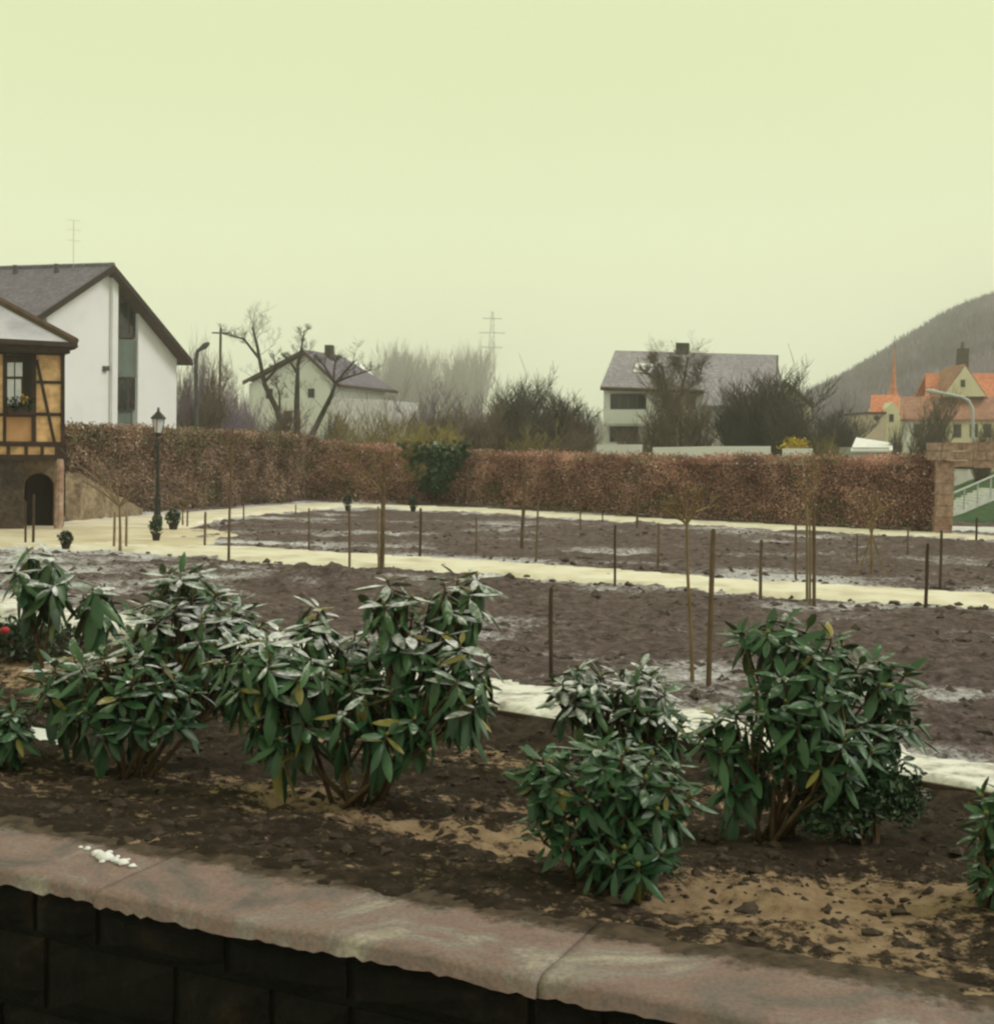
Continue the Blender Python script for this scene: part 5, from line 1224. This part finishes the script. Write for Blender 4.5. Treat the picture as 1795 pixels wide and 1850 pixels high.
def rhodo(label, bpx, bpyy, lobes, seed, leaf_px=66, mats=('leaf_snowy', 'leaf_dusted', 'leaf_green'), yellow=.04, per=(7, 12), droop=-4.0, lower=.35, maxobj=300):
    rnd = random.Random(seed); b = gb(bpx, bpyy); s = b.y / FPX; leaf_px *= .97
    t = thing('rhododendron', label, 'shrub', tuple(b), 'snow dusted evergreen shrubs in the near bed')
    leaves = []; tips = []
    lob = [(at(cx, cy, b.y + dd), rx * s, ry * s, n) for cx, cy, rx, ry, dd, n in lobes]
    zlo = b.z; zhi = max(c.z + rz for c, rx, rz, n in lob)
    for li, (c, rx, rz, n) in enumerate(lob):
        k = 0; tries = 0
        while k < n * 1.05 and tries < n * 40:
            tries += 1
            v = Vector((rnd.gauss(0, 1), rnd.gauss(0, 1), rnd.gauss(.25, 1))).normalized()
            if v.z < -.55: continue
            rad = rnd.uniform(.72, 1.0)
            p = Vector((c.x + v.x * rx * rad, c.y + v.y * rx * .85 * rad, c.z + v.z * rz * rad))
            if p.z < float(bed_h(p.x, p.y)) + .12: continue
            if any((p - q).length < leaf_px * s * .58 for q, _ in tips): continue
            if any(lj != li and ((p.x - c2.x) / rx2) ** 2 + ((p.y - c2.y) / rx2) ** 2 + ((p.z - c2.z) / rz2) ** 2 < .45 for lj, (c2, rx2, rz2, _) in enumerate(lob)): continue
            axis = (Vector((v.x * .55, v.y * .55, max(v.z, 0) * .4 + .75)) + Vector((rnd.gauss(0, .12), rnd.gauss(0, .12), 0))).normalized()
            tips.append((p, axis)); k += 1
    for p, ax in tips:
        u = ax.cross(Vector((.3, .9, .1))).normalized(); v = ax.cross(u); hfrac = (p.z - zlo) / (zhi - zlo)
        n = rnd.randint(*per); ph = rnd.uniform(0, 6.28)
        for i in range(n):
            f = i / n; phi = ph + i * 2.4 + rnd.uniform(-.2, .2)
            e = math.radians(32 - 58 * f + rnd.uniform(-20, 20) - droop)
            rdir = u * math.cos(phi) + v * math.sin(phi)
            d = rdir * math.cos(e) + ax * math.sin(e); nm = ax * math.cos(e) - rdir * math.sin(e)
            L = leaf_px * s * rnd.uniform(.6, 1.15) * (.7 + .3 * f)
            leaves.append((p - ax * (.06 * f), d, nm, L, hfrac, rnd.random()))
        if rnd.random() < lower:
            for i in range(rnd.randint(2, 4)):
                phi = rnd.uniform(0, 6.28); rdir = u * math.cos(phi) + v * math.sin(phi); e = math.radians(rnd.uniform(-75, -35))
                d = rdir * math.cos(e) + Vector((0, 0, 1)) * math.sin(e); nm = Vector((0, 0, 1)) * math.cos(e) - rdir * math.sin(e)
                leaves.append((p - ax * rnd.uniform(.06, .16), d, nm, leaf_px * s * rnd.uniform(.8, 1.15), hfrac * .5, rnd.random()))
    for c, rx, rz, n in lob:                                      # older leaves inside the bush
        for i in range(n * 3):
            v = Vector((rnd.gauss(0, 1), rnd.gauss(0, 1), rnd.gauss(-.2, 1))).normalized() * rnd.random() ** .4 * .8
            p = Vector((c.x + v.x * rx, c.y + v.y * rx * .8 + .04, c.z + v.z * rz * .95))
            if p.z < float(bed_h(p.x, p.y)) + .10: continue
            phi = rnd.uniform(0, 6.28); e = math.radians(rnd.uniform(-70, 5)); rdir = Vector((math.cos(phi), math.sin(phi), 0))
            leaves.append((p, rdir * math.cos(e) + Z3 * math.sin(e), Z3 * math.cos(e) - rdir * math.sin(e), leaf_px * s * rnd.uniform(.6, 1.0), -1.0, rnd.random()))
    leaves.sort(key=lambda l: (l[0] - EYE).length - .35 * l[4] + (.4 if l[4] < 0 else 0))
    JV = []; JF = []; JM = []; jm = list(mats) + ['leaf_yellow']
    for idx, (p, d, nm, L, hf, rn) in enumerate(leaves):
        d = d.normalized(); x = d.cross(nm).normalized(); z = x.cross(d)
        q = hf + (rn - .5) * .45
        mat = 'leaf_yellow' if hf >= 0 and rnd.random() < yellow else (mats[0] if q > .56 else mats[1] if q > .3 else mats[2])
        li = rnd.choice((0, 1, 3, 7, 6, 1)) if d.z > -.25 else rnd.choice((1, 2, 4, 5, 6))
        R = Matrix(((x.x, d.x, z.x), (x.y, d.y, z.y), (x.z, d.z, z.z)))
        if idx < maxobj:
            o = bpy.data.objects.new('leaf', leaf_mesh(li, mat)); COL.objects.link(o); o.parent = t
            M = R.to_4x4() @ Matrix.Scale(L, 4); M.translation = p - b; o.matrix_basis = M
        else:
            k = sum(len(a) for a in JV); V = LEAVES[li][0] @ (np.array(R).T * L) + np.array(p - b)
            JV.append(V); JF += [tuple(k + c for c in f) for f in LEAVES[li][1]]; JM += [jm.index(mat)] * len(LEAVES[li][1])
    if JV:
        me = bpy.data.meshes.new('foliage'); me.from_pydata(np.concatenate(JV).tolist(), [], JF)
        for m in jm: me.materials.append(MATS[m])
        me.polygons.foreach_set('material_index', JM); me.polygons.foreach_set('use_smooth', [True] * len(JF)); me.update()
        o = link(bpy.data.objects.new('foliage', me)); o.parent = t; tag(o, kind='stuff')
    # stems: a few main stems, every tip hangs on the nearest
    nmain = max(4, min(9, len(tips) // 5)); mains = rnd.sample(range(len(tips)), nmain); grp = {m: [] for m in mains}
    for i, (p, ax) in enumerate(tips):
        if i not in grp: grp[min(mains, key=lambda m: (tips[m][0] - p).length)].append(i)
    for m in mains:
        p, ax = tips[m]; b0 = b + Vector((rnd.uniform(-.14, .14), rnd.uniform(-.10, .10), -.06))
        c1 = b0.lerp(p, .35) + Vector((rnd.gauss(0, .03), rnd.gauss(0, .03), .02)); c2 = b0.lerp(p, .72) - ax * .04 + Vector((rnd.gauss(0, .03), 0, 0))
        mb = MB(); mb.tube([b0, c1, c2, p], [.017, .013, .010, .007], 6)
        for i in grp[m]:
            q, qx = tips[i]; o0 = c1.lerp(c2, rnd.uniform(.1, .95)); mb.tube([o0, o0.lerp(q, .55) - Vector((0, 0, .02)) + (q - p) * .03, q - qx * .03, q], [.009, .008, .006, .005], 5)
        mb.build('stem', 'stem', t, smooth=True)
    for p, ax in tips:
        if rnd.random() < .5:
            o = bpy.data.objects.new('bud', bud_me); COL.objects.link(o); o.parent = t
            M = ax.to_track_quat('Z', 'Y').to_matrix().to_4x4() @ Matrix.Scale(rnd.uniform(.014, .026), 4); M.translation = p - b; o.matrix_basis = M
    return t
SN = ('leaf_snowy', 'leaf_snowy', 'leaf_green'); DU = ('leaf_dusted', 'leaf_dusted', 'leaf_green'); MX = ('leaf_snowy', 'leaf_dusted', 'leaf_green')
rhodo('large broad rhododendron with snow on its crown beside the spindly one', 245, 1392, [(330, 1150, 115, 95, .3, 36), (240, 1260, 130, 95, 0, 30), (425, 1130, 65, 50, .5, 11), (140, 1250, 85, 65, .1, 11), (330, 1050, 60, 22, .3, 4), (400, 1240, 60, 60, .3, 8)], 3, 66, MX, .03)
rhodo('spindly rhododendron with two bare stems and drooping leaf tufts', 92, 1285, [(80, 1040, 55, 38, 0, 5), (178, 1080, 40, 40, .1, 5), (60, 1010, 30, 20, .2, 2)], 4, 82, MX, .05, per=(10, 13), droop=22, lower=1.0)
rhodo('tallest rhododendron with yellowed leaves between the broad and the squat one', 640, 1448, [(500, 1210, 100, 70, 0, 20), (560, 1120, 40, 30, .2, 3), (640, 1190, 70, 50, .3, 9), (700, 1080, 45, 35, 0, 5), (730, 1150, 45, 55, 0, 6), (815, 1090, 60, 50, .2, 8), (862, 1050, 20, 15, .2, 2), (815, 1230, 75, 85, 0, 14), (660, 1290, 140, 70, .0, 16), (500, 1310, 80, 50, 0, 6)], 5, 74, MX, .10, droop=12, lower=.8)
rhodo('squat deep green rhododendron right at the stone coping', 1095, 1590, [(985, 1405, 55, 45, 0, 7), (1085, 1380, 60, 50, 0, 8), (1165, 1440, 85, 80, 0, 17), (1060, 1490, 100, 75, 0, 15), (1140, 1550, 95, 45, -.1, 10), (1235, 1455, 30, 30, 0, 2)], 6, 70, ('leaf_dusted', 'leaf_green', 'leaf_green'), .02)
rhodo('light frosted rhododendron standing behind the squat one by the snow strip', 1120, 1412, [(1050, 1255, 55, 60, 0, 14), (1155, 1265, 70, 60, .1, 18), (1120, 1350, 80, 45, 0, 9), (1210, 1310, 30, 30, .1, 3)], 7, 56, MX, .03, per=(9, 12))
rhodo('dark glossy rhododendron with long bare lower stems behind the sandy patch', 1395, 1512, [(1395, 1145, 85, 28, .2, 7), (1480, 1190, 75, 60, .1, 13), (1590, 1225, 55, 42, .2, 8), (1440, 1270, 95, 70, .0, 18), (1315, 1325, 62, 50, 0, 9), (1500, 1350, 110, 60, 0, 15), (1350, 1405, 65, 45, 0, 6), (1615, 1300, 45, 40, .2, 5), (1560, 1370, 70, 45, .1, 6)], 8, 76, DU, .02)
rhodo('small rhododendron tuft beside the pale paving slabs', 10, 1385, [(5, 1310, 50, 45, 0, 8), (-60, 1320, 60, 60, 0, 7)], 9, 62, DU, .02)
rhodo('bluish green rhododendron at the end of the bed near the sandy patch', 1815, 1640, [(1800, 1480, 45, 70, 0, 9), (1850, 1500, 60, 80, 0, 12), (1820, 1580, 70, 50, 0, 10)], 10, 66, DU, .01)

# low fine-leaved shrubs
def fine_shrub(name, label, bpx, bpyy, lobes, n, size, mat='fine_leaf', cat='shrub'):
    b = gb(bpx, bpyy); s = b.y / FPX; t = thing(name, label, cat, tuple(b)); P = []
    for cx, cy, rx, ry, dd, wt in lobes:
        c = at(cx, cy, b.y + dd)
        for q in range(int(n * wt)):
            v = np.array([random.gauss(0, 1) for _ in range(3)]); v /= np.linalg.norm(v); v *= random.random() ** .45 * (1 + .25 * math.sin(v[0] * 7) * math.sin(v[2] * 6 + 1))
            p = (c.x + v[0] * rx * s, c.y + v[1] * rx * s * .8, c.z + v[2] * ry * s)
            if p[2] > float(bed_h(p[0], p[1])) + .01: P.append(p)
    o = link(bpy.data.objects.new('foliage', quads_mesh('foliage', mat, leaf_cloud(np.array(P), size, .45), off=tuple(b)))); o.parent = t; tag(o, kind='stuff')
    mb = MB()
    for q in range(22):
        p = Vector(random.choice(P)); mb.tube([b + Vector((random.uniform(-.08, .08), random.uniform(-.08, .08), -.05)), b.lerp(p, .5) + Vector((0, 0, .04)), p], [.010, .007, .003], 4)
    mb.build('stems', 'stem', t); return t, b
fine_shrub('azalea_bush', 'low dark fine leaved bush leaning against the glossy rhododendron', 1560, 1525, [(1545, 1430, 80, 65, 0, .5), (1620, 1440, 60, 55, .1, .3), (1500, 1480, 70, 35, -.1, .2)], 2600, .022)
rf_, rb_ = fine_shrub('rose_bush', 'low dark bush with one red blossom beyond the spindly rhododendron', 70, 1192, [(60, 1155, 85, 38, 0, .6), (-20, 1150, 60, 40, 0, .4)], 1500, .032)
fp = at(9, 1142, rb_.y - .35)
mb = MB(); mb.lathe(fp, [(.012, -.02), (.035, 0), (.045, .025), (.02, .045)], 9); mb.build('blossom', 'red_petal', rf_, smooth=True)

# pale paving slabs by the small tuft
for i, (a, b2, c, d2) in enumerate([((48, 1345), (112, 1345), (102, 1312), (56, 1312)), ((42, 1374), (118, 1374), (112, 1347), (48, 1347))]):
    pts = [g(x, y, .24) for x, y in (a, b2, c, d2)]
    MB().prism([p - Z3 * .10 for p in pts], (0, 0, .10)).build('paving_slab', 'paving', None, loc=tuple(pts[0] - Z3 * .1), label='pale stone paving slab lying in soil beside the small rhododendron tuft', cat='paving slab', group='paving slabs in the bed')
# dark edging along the near side of the snow strip
dS = (EDG1 - EDG0).normalized(); dS.z = 0; nS = Vector((-dS.y, dS.x, 0))
p0, p1 = EDG0 - dS * 9, EDG1 + dS * 2.5
edg = thing('path_edging', 'dark weathered edging boards along the snow strip', 'edging', (p0.x, p0.y, 0))
Ltot = (p1 - p0).length; nb = 7
for i in range(nb):
    A_ = p0 + dS * (Ltot * i / nb + .01); B_ = p0 + dS * (Ltot * (i + 1) / nb - .01); z0 = .12 + random.uniform(-.015, .02); z1 = .12 + random.uniform(-.015, .02)
    MB().prism([Vector((A_.x, A_.y, -.15)), Vector((B_.x, B_.y, -.15)), Vector((B_.x, B_.y, z1)), Vector((A_.x, A_.y, z0))], nS * .035).build('board', 'stake_dark', edg)

# clods of soil lying on the beds
ico = [(0, 0, 1)] + [(math.cos(q * 1.2566) * .9, math.sin(q * 1.2566) * .9, .35) for q in range(5)] + [(math.cos(q * 1.2566 + .6) * .95, math.sin(q * 1.2566 + .6) * .95, -.4) for q in range(5)]
icof = [(0, 1 + q, 1 + (q + 1) % 5) for q in range(5)] + [(1 + q, 6 + q, 1 + (q + 1) % 5) for q in range(5)] + [(1 + (q + 1) % 5, 6 + q, 6 + (q + 1) % 5) for q in range(5)]
def clods(name, label, n, region, rng, hfn, mat):
    V = []; Fc = []; k = 0; rnd = random.Random(n)
    while k < n:
        x, y = region(rnd)
        if x is None: continue
        r = rng[0] * (rng[1] / rng[0]) ** (rnd.random() ** 2.2); z = hfn(x, y); a = rnd.uniform(0, 6.28); b0 = len(V); sx = rnd.uniform(.8, 1.6)
        for v in ico:
            j = rnd.uniform(.55, 1.4); vx, vy = v[0] * sx * j, v[1] * j
            V.append((x + r * (vx * math.cos(a) - vy * math.sin(a)), y + r * (vx * math.sin(a) + vy * math.cos(a)), z + r * v[2] * .75 * j))
        Fc += [tuple(b0 + c for c in f) for f in icof]; k += 1
    m = MB(); m.v = V; m.f = Fc; o = m.build(name, mat, kind='stuff', smooth=False); tag(o, label, 'soil'); return o
def reg_bed(rnd):
    u = rnd.uniform(-4.5, 6); v = rnd.random() ** 1.4 * 5.5 + .06; p = CW_F0 + CD * u + CN * (COPW + v)
    if p.y < 2.5 or abs(p.x) > p.y * .45 or float(edge_side(p.x, p.y)) > -.06: return None, None
    return p.x, p.y
def bed_surf(x, y):
    sc = (x - CW_F0.x) * CN.x + (y - CW_F0.y) * CN.y - COPW
    r_ = 0.13 * (float(fbm(x * 1.7, y * 1.7, 3, 31)) - 0.5) + 0.10 * (float(fbm(x * 6, y * 6, 4, 37, 0.6)) - 0.5)
    return float(bed_h(x, y)) + r_ * (0.35 + 0.65 * float(sstep(0.0, 0.8, sc)))
clods('soil_clods', 'loose dark clods of earth scattered over the near bed', 3600, reg_bed, (.007, .045), bed_surf, 'clod')
def reg_garden(rnd):
    y = 9 + 29 * rnd.random() ** 1.3; x = rnd.uniform(-.42, .42) * y
    if float(strip_side(x, y)) < .7: return None, None
    ax, ay = np.array([x]), np.array([y])
    if max(seg_dist(ax, ay, MID, MIDW)[0], seg_dist(ax, ay, FAR, FARW)[0], seg_dist(ax, ay, COURT, COURTW)[0]) > -.25 or (x < -9 and y > 28) or y > 36 + 0 * x: return None, None
    return x, y
def garden_surf(x, y):
    return .03 + 0.10 * (float(fbm(x * 1.1, y * 1.1, 3, 3)) - 0.5) + 0.15 * (float(fbm(x * 4, y * 4, 4, 8, .6)) - 0.5)
clods('garden_clods', 'lumps of purplish earth strewn over the dug garden', 5000, reg_garden, (.02, .09), garden_surf, 'garden_clod')

# ------------------------------------------------------------------ winter haze
hz = MB().prism([Vector((-700, 780, -3)), Vector((700, 780, -3)), Vector((700, -60, -3)), Vector((-700, -60, -3))], (0, 0, 67))
hm_ = bpy.data.materials.new('haze'); hm_.use_nodes = True; t = hm_.node_tree; t.nodes.clear()
oo = t.nodes.new('ShaderNodeOutputMaterial'); pv = t.nodes.new('ShaderNodeVolumePrincipled')
pv.inputs['Color'].default_value = (1.0, 0.985, 1.0, 1); pv.inputs['Density'].default_value = 0.0015; pv.inputs['Anisotropy'].default_value = 0.85
t.links.new(pv.outputs[0], oo.inputs['Volume']); MATS['haze'] = hm_
hz.build('haze', 'haze', kind='stuff', label='thin pale winter haze filling the air over the gardens', cat='haze')
